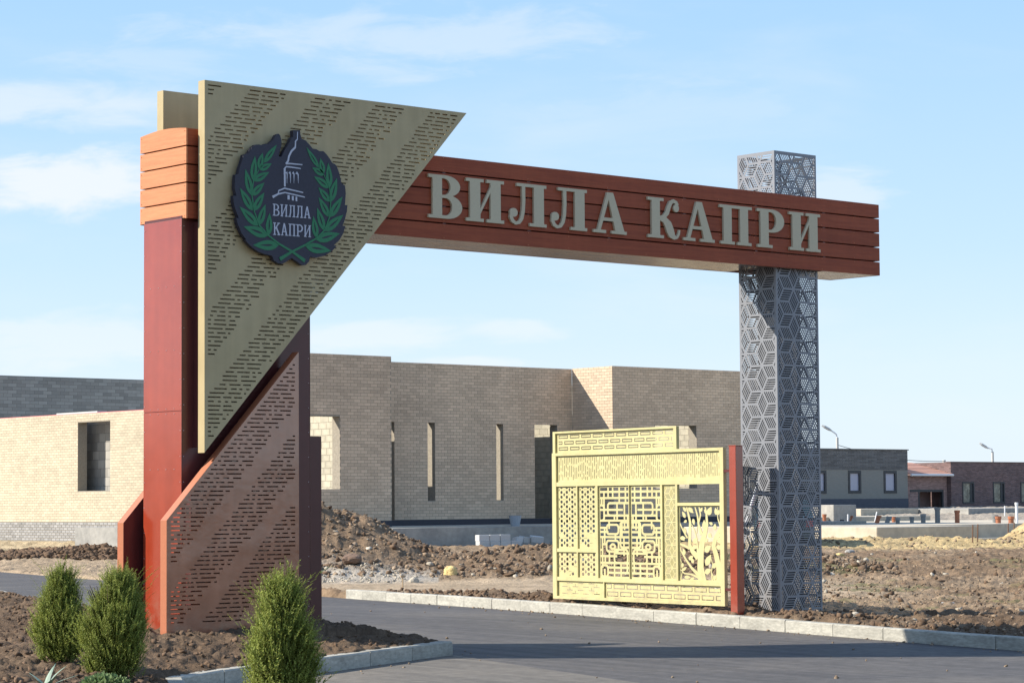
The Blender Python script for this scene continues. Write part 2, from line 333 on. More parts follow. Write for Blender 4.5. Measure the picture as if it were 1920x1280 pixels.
class MB:
    def __init__(s): s.v = []; s.f = []
    def quadbox(s, P):
        n = len(s.v); s.v += [tuple(p) for p in P]
        s.f += [tuple(n + i for i in q) for q in ((0, 3, 2, 1), (4, 5, 6, 7), (0, 1, 5, 4), (1, 2, 6, 5), (2, 3, 7, 6), (3, 0, 4, 7))]
        return s
    def box(s, x0, x1, y0, y1, z0, z1):
        return s.quadbox([(x0, y0, z0), (x1, y0, z0), (x1, y1, z0), (x0, y1, z0), (x0, y0, z1), (x1, y0, z1), (x1, y1, z1), (x0, y1, z1)])
    def prism(s, pts, fn, d0, d1):
        # pts: ccw outline; fn(a,b,d) -> xyz
        n = len(s.v); k = len(pts)
        s.v += [tuple(fn(a, b, d0)) for a, b in pts] + [tuple(fn(a, b, d1)) for a, b in pts]
        s.f.append(tuple(range(n, n + k))); s.f.append(tuple(range(n + 2 * k - 1, n + k - 1, -1)))
        for i in range(k):
            j = (i + 1) % k
            s.f.append((n + i, n + k + i, n + k + j, n + j))
        return s
    def tube(s, pts, rads, k=8, cap=True):
        if not hasattr(rads, '__len__'): rads = [rads] * len(pts)
        pts = [Vector(p) for p in pts]; n0 = len(s.v)
        ref = Vector((0.31, 0.2, 0.93))
        for i, p in enumerate(pts):
            d = (pts[min(i + 1, len(pts) - 1)] - pts[max(i - 1, 0)]).normalized()
            a = d.cross(ref)
            if a.length < 1e-3: a = d.cross(Vector((1, 0, 0)))
            a.normalize(); b = d.cross(a)
            for j in range(k):
                t = 2 * math.pi * j / k
                s.v.append(tuple(p + (a * math.cos(t) + b * math.sin(t)) * rads[i]))
        for i in range(len(pts) - 1):
            for j in range(k):
                q = (j + 1) % k
                s.f.append((n0 + i * k + j, n0 + i * k + q, n0 + (i + 1) * k + q, n0 + (i + 1) * k + j))
        if cap:
            s.f.append(tuple(n0 + j for j in range(k - 1, -1, -1)))
            e = n0 + (len(pts) - 1) * k
            s.f.append(tuple(e + j for j in range(k)))
        return s
    def mesh(s, name, m, smooth=False, fix=True, bevel=0.0):
        me = bpy.data.meshes.new(name); me.from_pydata(s.v, [], s.f)
        me.materials.append(m)
        if fix or bevel:
            bm = bmesh.new(); bm.from_mesh(me)
            if bevel: bmesh.ops.bevel(bm, geom=list(bm.edges), offset=bevel, segments=1, affect='EDGES', clamp_overlap=True)
            bmesh.ops.recalc_face_normals(bm, faces=bm.faces); bm.to_mesh(me); bm.free()
        if smooth: me.polygons.foreach_set('use_smooth', [True] * len(me.polygons))
        return me
    def build(s, name, m, parent=None, loc=None, **k):
        return link(name, s.mesh(name, m, **k), parent, loc)

FRONT = lambda y: (lambda a, b, d: (a, y + d, b))          # sheet in an x-z plane, depth towards +y
SIDE = lambda x: (lambda a, b, d: (x + d, a, b))           # sheet in a y-z plane, depth towards +x

def sheet(mb, pos, neg, fn, th):
    """cut sheet: union of the pos polygons minus the neg polygons, extruded by th"""
    V = []; F = []
    ccw = lambda p: p if sum(p[i][0] * p[(i + 1) % len(p)][1] - p[(i + 1) % len(p)][0] * p[i][1] for i in range(len(p))) > 0 else p[::-1]
    for p in map(ccw, list(pos) + list(neg)):
        n = len(V); V += [Vector((float(a), float(b))) for a, b in p]; F.append(list(range(n, n + len(p))))
    npos = len(pos)
    v, e, f, ov, oe, of = delaunay_2d_cdt(V, [], F, 0, 1e-5, True)
    keep = [t for t, o in zip(f, of) if o and any(i < npos for i in o) and not any(i >= npos for i in o)]
    n = len(mb.v); k = len(v)
    mb.v += [tuple(fn(p.x, p.y, 0.0)) for p in v] + [tuple(fn(p.x, p.y, th)) for p in v]
    ed = {}
    for t in keep:
        mb.f.append(tuple(n + i for i in t)); mb.f.append(tuple(n + k + i for i in reversed(t)))
        for i in range(len(t)):
            a, b = t[i], t[(i + 1) % len(t)]
            ed[(a, b)] = 1
    for a, b in ed:
        if (b, a) not in ed: mb.f.append((n + b, n + a, n + k + a, n + k + b))
    return mb

def clip_half(poly, nx, ny, c):                            # keep nx*x+ny*y <= c
    out = []
    for i in range(len(poly)):
        p, q = poly[i], poly[(i + 1) % len(poly)]
        dp = nx * p[0] + ny * p[1] - c; dq = nx * q[0] + ny * q[1] - c
        if dp <= 0: out.append(p)
        if dp * dq < 0:
            t = dp / (dp - dq); out.append((p[0] + t * (q[0] - p[0]), p[1] + t * (q[1] - p[1])))
    return out
def clip_rect(poly, x0, x1, y0, y1):
    for h in ((-1, 0, -x0), (1, 0, x1), (0, -1, -y0), (0, 1, y1)):
        poly = clip_half(poly, *h)
        if len(poly) < 3: return None
    return poly
def area(p): return abs(sum(p[i][0] * p[(i + 1) % len(p)][1] - p[(i + 1) % len(p)][0] * p[i][1] for i in range(len(p)))) / 2
def rect(x0, x1, y0, y1): return [(x0, y0), (x1, y0), (x1, y1), (x0, y1)]
def stroke(path):                                          # (x, y, width) list -> outline polygon
    L = []; R = []
    for i, (x, y, w) in enumerate(path):
        a = path[max(i - 1, 0)]; b = path[min(i + 1, len(path) - 1)]
        dx, dy = b[0] - a[0], b[1] - a[1]; l = math.hypot(dx, dy) or 1
        nx, ny = -dy / l * w / 2, dx / l * w / 2
        L.append((x + nx, y + ny)); R.append((x - nx, y - ny))
    return L + R[::-1]
def ell(cx, cy, rx, ry, a0, a1, n=14):
    return [(cx + rx * math.cos(math.radians(a0 + (a1 - a0) * i / n)), cy + ry * math.sin(math.radians(a0 + (a1 - a0) * i / n))) for i in range(n + 1)]
def almond(x0, y0, x1, y1, w, n=7):
    dx, dy = x1 - x0, y1 - y0; L = []; R = []
    l = math.hypot(dx, dy); nx, ny = -dy / l, dx / l
    for i in range(n + 1):
        t = i / n; h = w * (math.sin(math.pi * t ** .75)) if 0 < i < n else 0
        L.append((x0 + dx * t + nx * h, y0 + dy * t + ny * h)); R.append((x0 + dx * t - nx * h, y0 + dy * t - ny * h))
    return L + R[1:-1][::-1]

def cubes(x0, x1, y0, y1, a, ox, oy, n=5, inset=.10, wfrac=.5):
    """hatched tumbling-block pattern: slots of three rhombi per hexagon"""
    out = []; s3 = math.sqrt(3)
    for i in range(int((x0 - ox) / (1.5 * a)) - 2, int((x1 - ox) / (1.5 * a)) + 3):
        for j in range(int((y0 - oy) / (s3 * a)) - 2, int((y1 - oy) / (s3 * a)) + 3):
            cx = ox + 1.5 * a * i; cy = oy + s3 * a * (j + .5 * (i % 2))
            for e1, e2 in ((120, 0), (240, 120), (0, 240)):
                ax, ay = math.cos(math.radians(e1)) * a, math.sin(math.radians(e1)) * a
                bx, by = math.cos(math.radians(e2)) * a, math.sin(math.radians(e2)) * a
                for k in range(n):
                    t = .06 + .88 * (k + .5) / n; h = wfrac / 2 * .88 / n
                    q = []
                    for s, tt in ((inset, t - h), (1 - inset, t - h), (1 - inset, t + h), (inset, t + h)):
                        q.append((cx + ax * s + bx * tt, cy + ay * s + by * tt))
                    q = clip_rect(q, x0, x1, y0, y1)
                    if q and area(q) > 6e-5 * (a / .2) ** 2: out.append(q)
    return out

# traced outlines of the emblem and the lettering (metres on the panel)
EM_PLATE=[(1.202, 5.961), (1.307, 5.971), (1.31, 5.922), (1.332, 5.867), (1.393, 5.852), (1.455, 5.8), (1.498, 5.762), (1.551, 5.762), (1.595, 5.742), (1.657, 5.747), (1.709, 5.709), (1.754, 5.663), (1.789, 5.616), (1.842, 5.599), (1.878, 5.545), (1.904, 5.475), (1.931, 5.377), (1.984, 5.353), (1.996, 5.268), (1.989, 5.181), (1.983, 5.109), (2.021, 5.119), (2.013, 5.04), (1.982, 4.938), (1.946, 4.856), (1.991, 4.859), (1.955, 4.764), (1.892, 4.675), (1.812, 4.612), (1.856, 4.608), (1.776, 4.532), (1.67, 4.476), (1.547, 4.443), (1.451, 4.449), (1.438, 4.392), (1.39, 4.347), (1.329, 4.34), (1.268, 4.375), (1.182, 4.419), (1.104, 4.372), (1.044, 4.341), (0.976, 4.344), (0.916, 4.375), (0.89, 4.429), (0.789, 4.44), (0.687, 4.466), (0.603, 4.509), (0.536, 4.56), (0.494, 4.596), (0.519, 4.594), (0.452, 4.666), (0.402, 4.759), (0.372, 4.847), (0.41, 4.842), (0.36, 4.949), (0.336, 5.03), (0.332, 5.106), (0.377, 5.102), (0.352, 5.197), (0.356, 5.28), (0.361, 5.357), (0.402, 5.36), (0.427, 5.452), (0.461, 5.538), (0.478, 5.602), (0.545, 5.622), (0.604, 5.697), (0.646, 5.735), (0.705, 5.743), (0.739, 5.737), (0.799, 5.76), (0.841, 5.76), (0.91, 5.815), (0.953, 5.882), (0.987, 5.899), (1.013, 5.88), (1.03, 5.826), (1.029, 5.755), (1.004, 5.683), (0.986, 5.625), (1.029, 5.622), (1.064, 5.688), (1.107, 5.748), (1.15, 5.808), (1.168, 5.852), (1.202, 5.884)]
EM_LEAF=[(0.77, 5.53, 0.961, 5.763, 0.0381), (0.697, 5.454, 0.753, 5.647, 0.0433), (0.71, 5.441, 0.884, 5.53, 0.0381), (0.612, 5.301, 0.641, 5.602, 0.0485), (0.62, 5.302, 0.849, 5.425, 0.0433), (0.59, 5.125, 0.503, 5.431, 0.0519), (0.595, 5.126, 0.778, 5.293, 0.0433), (0.607, 4.946, 0.424, 5.203, 0.0519), (0.62, 4.947, 0.776, 5.174, 0.0485), (0.687, 4.771, 0.419, 4.981, 0.0554), (0.696, 4.779, 0.793, 5.036, 0.0485), (0.831, 4.663, 0.477, 4.75, 0.0606), (0.84, 4.67, 0.854, 4.936, 0.0485), (0.985, 4.561, 0.611, 4.537, 0.0606), (1.589, 5.535, 1.398, 5.771, 0.0346), (1.656, 5.469, 1.607, 5.657, 0.0433), (1.664, 5.456, 1.484, 5.533, 0.0415), (1.752, 5.313, 1.727, 5.611, 0.0485), (1.744, 5.305, 1.511, 5.429, 0.045), (1.761, 5.136, 1.859, 5.436, 0.0519), (1.752, 5.135, 1.576, 5.299, 0.045), (1.751, 4.95, 1.942, 5.214, 0.0519), (1.742, 4.949, 1.581, 5.179, 0.0485), (1.671, 4.774, 1.956, 4.993, 0.0554), (1.662, 4.78, 1.558, 5.05, 0.0519), (1.539, 4.659, 1.901, 4.761, 0.0606), (1.548, 4.681, 1.499, 4.947, 0.0485), (1.381, 4.571, 1.768, 4.539, 0.0606)]
EM_STEM=[[(1.372, 4.395, 0.045), (1.182, 4.496, 0.0277), (0.993, 4.575, 0.0242), (0.831, 4.67, 0.0208), (0.704, 4.779, 0.019), (0.629, 4.941, 0.0156), (0.595, 5.133, 0.0156), (0.62, 5.315, 0.0138), (0.705, 5.455, 0.0104)], [(1.001, 4.394, 0.045), (1.182, 4.496, 0.0277), (1.373, 4.585, 0.0242), (1.548, 4.681, 0.0208), (1.671, 4.788, 0.019), (1.742, 4.949, 0.0156), (1.761, 5.136, 0.0156), (1.744, 5.305, 0.0138), (1.656, 5.462, 0.0104)]]
EM_STROKE=[[(1.267, 5.946, 0.0104), (1.263, 5.854, 0.0121)], [(1.263, 5.854, 0.0138), (1.237, 5.83, 0.0173), (1.233, 5.752, 0.0208)], [(1.233, 5.755, 0.0242), (1.176, 5.705, 0.0242), (1.138, 5.638, 0.0242), (1.124, 5.574, 0.0242)], [(1.124, 5.581, 0.0208), (1.094, 5.543, 0.0242)], [(1.091, 5.547, 0.0242), (1.15, 5.552, 0.0173), (1.337, 5.554, 0.0121)], [(1.067, 5.475, 0.0242), (1.098, 5.511, 0.0173), (1.184, 5.51, 0.0156), (1.314, 5.505, 0.0121)], [(1.075, 5.478, 0.0277), (1.077, 5.27, 0.0242)], [(0.98, 5.179, 0.0156), (0.987, 5.214, 0.0156), (1.072, 5.248, 0.0173), (1.348, 5.218, 0.0138)], [(0.897, 5.13, 0.0312), (0.98, 5.173, 0.019), (1.08, 5.198, 0.0156), (1.374, 5.164, 0.0138)], [(1.132, 5.171, 0.0312), (1.133, 5.117, 0.0312)], [(1.194, 5.164, 0.0277), (1.195, 5.111, 0.0277)], [(1.247, 5.16, 0.0242), (1.249, 5.106, 0.0242)], [(1.098, 5.444, 0.0312), (1.111, 5.425, 0.0138), (1.108, 5.312, 0.0035)], [(1.143, 5.447, 0.0346), (1.16, 5.429, 0.0156), (1.16, 5.316, 0.0035)], [(1.194, 5.449, 0.0346), (1.213, 5.43, 0.0156), (1.211, 5.32, 0.0035)], [(1.246, 5.45, 0.0381), (1.274, 5.431, 0.0156), (1.276, 5.323, 0.0035)]]
EM_T1=[(0.9, 1.003, 4.908, 5.051), (1.013, 1.116, 4.908, 5.052), (1.127, 1.231, 4.909, 5.053), (1.241, 1.345, 4.91, 5.053), (1.356, 1.461, 4.911, 5.054)]
EM_T2=[(0.905, 1.007, 4.679, 4.828), (1.018, 1.12, 4.681, 4.828), (1.131, 1.234, 4.682, 4.828), (1.245, 1.349, 4.683, 4.828), (1.359, 1.464, 4.685, 4.828)]
LETTERS=[('В', 3.522, 4.082), ('И', 4.15, 4.795), ('Л', 4.888, 5.539), ('Л', 5.62, 6.272), ('А', 6.384, 7.006), ('К', 7.411, 8.023), ('А', 8.097, 8.719), ('П', 8.824, 9.484), ('Р', 9.593, 10.161), ('И', 10.269, 10.938)]

# ------------------------------------------------------------------ ground, roads, kerbs
RZ = 0.08                                                   # road level; the carriageway drains towards the forecourt
def road_z(v): return RZ - .014 * np.clip(28.0 - v, 0, 10)
KERB_R = [(23.36, 8.65), (24.44, 14.6), (25.03, 19.05), (25.22, 21.08), (25.47, 22.86), (25.69, 24.36), (25.84, 25.42), (26.01, 26.77), (26.45, 28.9), (27.18, 31.95), (27.8, 34.7), (28.3, 36.9)]
ROAD = KERB_R + [(29.6, 42), (32.0, 52), (34.3, 60.4), (40, 75), (30, 82), (15, 60), (0, 42), (-40, 30), (-40, -40), (18, -40), (20.4, 0)]
ISLE_R = [(19.2, 22.96), (19.7, 24.83), (19.67, 27.59), (20.3, 32.0), (22.0, 37.2), (24.2, 42.2), (26.2, 47.5), (28.6, 55.0), (29.6, 62.0)]
ISLE_F = [(19.2, 22.96), (18.63, 22.73), (17.73, 22.34), (16.29, 21.73), (14.76, 21.14), (13.74, 20.53), (13.1, 19.46), (12.65, 17.52), (12.22, 15.14), (11.68, 12.98), (11.03, 10.27)]
ISLE = ISLE_R + [(20, 62), (10, 45), (4, 30), (0, 20), (2, 9)] + ISLE_F[::-1][:-1]

def seg_sdf(poly, x, y, closed=True):
    d = np.full(x.shape, 1e9); ins = np.zeros(x.shape, bool)
    n = len(poly)
    for i in range(n if closed else n - 1):
        ax, ay = poly[i]; bx, by = poly[(i + 1) % n]
        ex, ey = bx - ax, by - ay
        t = np.clip(((x - ax) * ex + (y - ay) * ey) / (ex * ex + ey * ey), 0, 1)
        d = np.minimum(d, np.hypot(x - ax - t * ex, y - ay - t * ey))
        if closed:
            c = ((ay > y) != (by > y)) & (x < (bx - ax) * (y - ay) / ((by - ay) if by != ay else 1e-9) + ax)
            ins ^= c
    return np.where(ins, d, -d) if closed else d
def hash2(ix, iy, seed):
    h = (ix.astype(np.int64) * 374761393 + iy.astype(np.int64) * 668265263 + seed * 974711) & 0x7fffffff
    h = ((h ^ (h >> 13)) * 1274126177) & 0x7fffffff
    return ((h ^ (h >> 16)) & 0xffff) / 65535.0
def vnoise(x, y, seed=0):
    ix = np.floor(x); iy = np.floor(y); fx = x - ix; fy = y - iy
    fx = fx * fx * (3 - 2 * fx); fy = fy * fy * (3 - 2 * fy)
    a = hash2(ix, iy, seed); b = hash2(ix + 1, iy, seed); c = hash2(ix, iy + 1, seed); d = hash2(ix + 1, iy + 1, seed)
    return (a * (1 - fx) + b * fx) * (1 - fy) + (c * (1 - fx) + d * fx) * fy
def fbm(x, y, seed=0, n=4, g=.5):
    s = 0; a = 1; t = 0
    for i in range(n):
        s = s + a * vnoise(x * 2 ** i + 17.3 * i, y * 2 ** i - 9.1 * i, seed + i); t += a; a *= g
    return s / t
def sm(x): x = np.clip(x, 0, 1); return x * x * (3 - 2 * x)
def gauss(x, c, w): return np.exp(-((x - c) / w) ** 2)

def terrain(u, v, want_col=False):
    lat = .7516 * u - .6596 * v; f = .6597 * u + .7516 * v
    dr = -seg_sdf(ROAD, u, v); di = seg_sdf(ISLE, u, v)
    right = dr > di
    soil = np.maximum(dr, di)
    n4 = fbm(u * 7.5, v * 7.5, 13, 3, .6)
    base = .16 + .32 * sm((f - 42) / 22) + .92 * sm((f - 98) / 60)
    base = np.where(lat < -8.5, .13 + .40 * sm((f - 82) / 9) + .92 * sm((f - 98) / 60), base)
    n1 = fbm(u * .8, v * .8, 3, 4); n2 = fbm(u * 3.1, v * 3.1, 11, 4, .55); n3 = fbm(u * .23, v * .23, 23, 3)
    rough = np.where(f < 80, .10, .05) * (n2 - .5) + .14 * (n1 - .5) + .15 * (n4 - .5)
    z = base + rough + .10 * (n3 - .5)
    # rubble ridge in front of the brick house
    prof = np.interp(lat, [-9, -6.5, -5.2, -4.3, -3.0, -2.2, -1.4, 0, 1.2, 3, 5, 8], [.1, .85, 1.55, 1.52, 1.02, .70, .40, .40, .44, .42, .25, .05])
    rid = prof * np.where(f < 55.6, gauss(f, 55.6, 2.5), gauss(f, 55.6, 1.8)) * (.72 + .56 * fbm(u * .9, v * .9, 31, 4))
    # dark clod bank left of the far road edge
    lp = np.interp(lat, [-40, -16, -14, -13.2, -12.6, -12.0], [.55, .55, .48, .38, .22, 0])
    rid2 = lp * gauss(f, 80.5, 1.9) * (.6 + .8 * fbm(u * 1.3, v * 1.3, 41, 4))
    # dry track behind the kerb: flatten
    trk = sm((f - 42.5) / 1.5) * sm((52.2 - f) / 1.8) * sm((8 - lat) / 3) * (dr > .3)
    z = z + rid + rid2
    # clod bank along the kerb
    kb = gauss(dr, .75, .42) * np.where(f < 46, 1, 0) * np.interp(f, [20, 25, 29, 31, 33, 36, 44], [.30, .28, .26, .08, .03, .14, .16]) * (.3 + 1.2 * fbm(u * 1.1, v * 1.1, 51, 4)) * right
    z = z + kb
    z = np.where(trk > .02, z * (1 - .85 * trk) + (.20 + .02 * n2) * .85 * trk, z)
    # sand heaps against the foundation slab
    sand = gauss(f, 73.2, 2.4) * sm((lat - 6.0) / 1.5) * (1 - .75 * sm((lat - 14.5) / 3))
    z = z + .30 * sand * fbm(u * .35, v * .35, 61, 3) * 1.5
    z = z + .75 * gauss(lat, 16.0, .9) * gauss(f, 76.3, 1.6)
    # planted island
    zi = .235 + .10 * sm(di / 2.2) + .085 * (n2 - .5) + .14 * (n4 - .5) + .06 * (n1 - .5) + .10 * gauss(di, .9, .5) * (v > 23.6) * (u > 17.5)
    zi = np.where(f > 46, zi - .04, zi)
    zz = np.where(right, z, zi)
    zz = np.where(right & (v > 37.2) & (lat < -6), np.minimum(zz, RZ + .03 + .07 * np.maximum(soil, 0) + .5 * np.maximum(soil - 6, 0) + .05 * n2), zz)
    rz = road_z(v); dzr = (rz - RZ) * np.where(right, np.clip(1 - soil / 4.0, 0, 1), np.clip(1 - soil / 1.7, .0, 1))
    zz = np.where(soil > 0, zz + dzr, zz)
    k = sm((soil - .015) / .10)
    zz = np.where(soil > 0, (rz - .05) + (zz - rz + .05) * k, 0.0)
    # sub-grade is well under the road sheet
    zz = np.where(soil <= 0, rz - .13, zz)
    if not want_col: return zz
    dark = np.array((.128, .088, .058)); mid = np.array((.205, .142, .090)); dry = np.array((.385, .295, .20)); sandc = np.array((.50, .375, .19)); grav = np.array((.40, .36, .30))
    m = sm((fbm(u * .5, v * .5, 71, 4) - .34) / .34)[:, None]
    c = dark * .55 * (1 - m) + mid * m + dark * .45 * (1 - m)
    def mixc(c, d, w): w = np.clip(w, 0, 1)[:, None]; return c * (1 - w) + d * w
    c = mixc(c, mid * 1.15, sm((f - 34) / 8) * right * .8)
    c = mixc(c, dry, sm((fbm(u * .21, v * .7, 77, 4) - .5) / .12) * .38 * (f > 33) * (f < 80) * right)
    c = mixc(c, dark, sm(rid2 / .12))
    c = mixc(c, dark, np.clip(kb * 9, 0, .9))
    c = mixc(c, dry, trk * 1.3)
    c = mixc(c, dry * .95, (f > 55) * (f < 78.5) * (lat < -8) * right * .85)
    c = mixc(c, sandc, sm((f - 67.5) / 2.5) * sm((lat - 3.5) / 2) * (1 - sm((f - 82) / 5)) * (.55 + .6 * n1))
    c = mixc(c, grav, sm((f - 82) / 5) * .7)
    c = mixc(c, grav, gauss(f, 51.6, .9) * (lat < -1.5) * right * .9)
    c = mixc(c, sandc * .8 + grav * .2, (lat < -8) * sm((f - 83.5) / 1.5) * .7)
    green = np.array((.12, .14, .05))
    c = mixc(c, green, sm((fbm(u * .6, v * .6, 91, 4) - .60) / .1) * (f > 38) * (f < 60) * (lat > 4) * .5)
    isl = (.6 * dark + .4 * mid)
    ci = dark * (1 - m) + isl * m
    c = np.where(right[:, None], c, ci)
    return zz, c

# polar grid round the place: dense towards the gateway, coarse elsewhere
az0 = math.atan2(fwd.x, fwd.y)
ang = np.concatenate([np.linspace(-math.pi, -.30, 34)[:-1], np.linspace(-.30, -.225, 14)[:-1], np.linspace(-.225, .225, 620), np.linspace(.225, .30, 14)[1:], np.linspace(.30, math.pi, 34)[1:-1]])
rad = np.concatenate([[0.5, 4, 9, 13], np.geomspace(16, 110, 620), np.geomspace(112, 230, 60), np.geomspace(250, 5000, 20)])
A, Rr = np.meshgrid(ang, rad)
U = (Rr * np.sin(az0 + A)).ravel(); V = (Rr * np.cos(az0 + A)).ravel()
Zt, Ct = terrain(U, V, True)
na, nr = len(ang), len(rad)
i = np.arange(nr - 1)[:, None] * na; j = np.arange(na)[None, :]; j2 = (j + 1) % na
F = np.stack([i + j, i + j2, i + na + j2, i + na + j], -1).reshape(-1, 4)
# the grid under the road sheet is cut away where it is certainly hidden
me = bpy.data.meshes.new('ground')
me.vertices.add(len(U)); me.vertices.foreach_set('co', np.stack([U, V, Zt], 1).astype(np.float32).ravel())
me.loops.add(F.size); me.loops.foreach_set('vertex_index', F.ravel().astype(np.int32))
me.polygons.add(len(F)); me.polygons.foreach_set('loop_start', (np.arange(len(F)) * 4).astype(np.int32))
me.update(calc_edges=True)
ca = me.color_attributes.new('soil', 'FLOAT_COLOR', 'POINT')
ca.data.foreach_set('color', np.concatenate([Ct, np.ones((len(Ct), 1))], 1).astype(np.float32).ravel())
me.materials.append(M['soil'])
if me.polygons[1000].normal.z < 0: me.flip_normals()
tag(link('ground', me), kind='structure')

def flat(name, poly, lift, m):
    """thin sheet over a polygon, following the fall of the carriageway"""
    V = [Vector(q) for q in poly]; n = len(V)
    us = [q[0] for q in poly]; vs = [q[1] for q in poly]
    V += [Vector((a, b)) for a in np.arange(min(us) + .7, max(us), 2.5) for b in list(np.arange(min(vs), 10, 6.0)) + list(np.arange(10.5, 32, 1.5)) + list(np.arange(32, max(vs), 5.0))]
    v, e, f, ov, oe, of = delaunay_2d_cdt(V, [], [list(range(n))] if sum(poly[i][0] * poly[(i + 1) % n][1] - poly[(i + 1) % n][0] * poly[i][1] for i in range(n)) > 0 else [list(range(n))[::-1]], 0, 1e-5, True)
    b = MB(); b.v = [(q.x, q.y, float(road_z(q.y)) + lift) for q in v]; b.f = [tuple(t) for t, o in zip(f, of) if o]
    o = b.build(name, m, smooth=True)
    if o.data.polygons[0].normal.z < 0: o.data.flip_normals()
    return tag(o, kind='structure')
flat('road', ROAD, 0.0, M['asphalt'])
FORE = [(ISLE_F[0][0], ISLE_F[0][1] - .02), (18.75, 21.35), (18.4, 19.9), (18.1, 18.75), (17.2, 15.0), (16.2, 9.0), (14, 0), (-20, -20), (-20, 20), (2, 9)] + ISLE_F[::-1][:-1]
flat('forecourt', FORE, .006, M['asphalt2'])

def kerb(name, line, inward, z0=-.03, z1=.245, w=.16, pitch=1.0):
    """row of kerb stones along a polyline; inward = +1 body on the left of travel"""
    root = tag(empty(name, (line[0][0], line[0][1], RZ), None, None), kind='structure')
    del_keys = [k for k in ('label', 'category') if k in root]
    for k in del_keys: del root[k]
    P = [np.array(p) for p in line]; D = [0.0]
    for a, b in zip(P, P[1:]): D.append(D[-1] + np.hypot(*(b - a)))
    at = lambda s: np.array([np.interp(s, D, [p[0] for p in P]), np.interp(s, D, [p[1] for p in P])])
    s = 0.0
    while s < D[-1] - .15:
        e = min(s + pitch, D[-1]); g = .006
        a, b = at(s + g), at(e - g)
        t = (b - a) / np.hypot(*(b - a)); nrm = np.array([-t[1], t[0]]) * inward
        j = (rnd.random() - .5) * .012; o = np.array(line[0])
        a0, b0 = a + nrm * (j + .002) - o, b + nrm * (j + .002 + (rnd.random() - .5) * .006) - o; a1, b1 = a0 + nrm * w, b0 + nrm * w
        dz = (rnd.random() - .5) * .01
        mb = MB()
        prof = [(0, z0 - RZ), (0, z1 - RZ - .015 + dz), (.015, z1 - RZ + dz), (w, z1 - RZ + dz), (w, z0 - RZ)]
        n = len(prof)
        for q0 in (a0, b0):
            zr = float(road_z(q0[1] + o[1])) - RZ
            for d, z in prof: p = q0 + nrm * d; mb.v.append((p[0], p[1], z + zr))
        mb.f = [tuple(range(n)), tuple(range(2 * n - 1, n - 1, -1))] + [(k, n + k, n + (k + 1) % n, (k + 1) % n) for k in range(n)]
        mb.build('kerb_stone', M['kerb'], root)
        s = e
    return root
kerb('kerb', KERB_R, -1)
kerb('kerb', ISLE_F, -1, z1=.25)
kerb('kerb', ISLE_R[:6], 1, z1=.235)

# ------------------------------------------------------------------ loose clods and stones
ico = bmesh.new(); bmesh.ops.create_icosphere(ico, subdivisions=1, radius=1.0)
ICO_V = np.array([v.co[:] for v in ico.verts]); ICO_F = np.array([[v.index for v in f.verts] for f in ico.faces]); ico.free()
def lumps(name, pos, size, m, flat_=.75, sink=.25, jit=.34):
    n = len(pos)
    V = ICO_V[None] + jit * rng.standard_normal((n, 12, 3)) * .8
    sc = size[:, None] * (0.6 + .8 * rng.random((n, 3))); sc[:, 2] *= flat_
    V = V * sc[:, None, :]
    a = rng.random(n) * 2 * math.pi; tl = rng.random(n) * .8
    c, s = np.cos(a), np.sin(a); ct, st = np.cos(tl), np.sin(tl)
    y = V[..., 1] * ct[:, None] - V[..., 2] * st[:, None]; z = V[..., 1] * st[:, None] + V[..., 2] * ct[:, None]
    x = V[..., 0]
    V = np.stack([x * c[:, None] - y * s[:, None], x * s[:, None] + y * c[:, None], z], -1)
    V[..., 2] += (size * (.5 - sink) * flat_)[:, None]
    V = (V + pos[:, None, :]).reshape(-1, 3)
    Fc = (ICO_F[None] + (np.arange(n) * 12)[:, None, None]).reshape(-1, 3)
    me = bpy.data.meshes.new(name)
    me.vertices.add(len(V)); me.vertices.foreach_set('co', V.astype(np.float32).ravel())
    me.loops.add(Fc.size); me.loops.foreach_set('vertex_index', Fc.ravel().astype(np.int32))
    me.polygons.add(len(Fc)); me.polygons.foreach_set('loop_start', (np.arange(len(Fc)) * 3).astype(np.int32))
    me.update(calc_edges=True); me.materials.append(m)
    return tag(link(name, me), kind='stuff')
def scatter(n, f0, f1, l0, l1, test, power=1.0):
    f = f0 + (f1 - f0) * rng.random(n) ** power; l = l0 + (l1 - l0) * rng.random(n)
    u = .7516 * l + .6597 * f; v = -.6596 * l + .7516 * f
    k = test(u, v, l, f); u, v = u[k], v[k]
    return np.stack([u, v, terrain(u, v)], 1)
def sizes(n, lo, hi, p=3.0): return lo + (hi - lo) * rng.random(n) ** p
isl = lambda u, v, l, f: seg_sdf(ISLE, u, v) > .22
rgt = lambda u, v, l, f: (-seg_sdf(ROAD, u, v) > .22) & (seg_sdf(ISLE, u, v) < 0)
def kb_t(u, v, l, f): d = -seg_sdf(ROAD, u, v); return (d > .20) & (d < 1.7 + .6 * rng.random(len(u))) & (seg_sdf(ISLE, u, v) < 0) & (fbm(u * .9, v * .9, 51, 3) > .36)
p = scatter(30000, 19, 50, -9, 1.5, isl); lumps('soil_clods', p, sizes(len(p), .005, .042, 4), M['clod'])
p = scatter(60000, 22, 46, -4, 8.5, kb_t); lumps('soil_clods', p, sizes(len(p), .006, .055, 4), M['clod'])
p = scatter(16000, 30, 56, 3, 12, rgt, 1.2); lumps('dry_soil_clods', p, sizes(len(p), .005, .034, 5), M['clod_dry'])
p = scatter(1500, 30, 62, 3, 14, rgt, 1.2); lumps('soil_clods', p, sizes(len(p), .01, .075, 4), M['clod'])
p = scatter(380, 30, 70, 3, 15, rgt, 1.3); lumps('pale_stones', p, sizes(len(p), .010, .06, 4), M['stone_p'])
p = scatter(11000, 51.5, 59, -8, 8, rgt); lumps('dry_soil_clods', p, sizes(len(p), .008, .065, 6), M['clod_dry'])
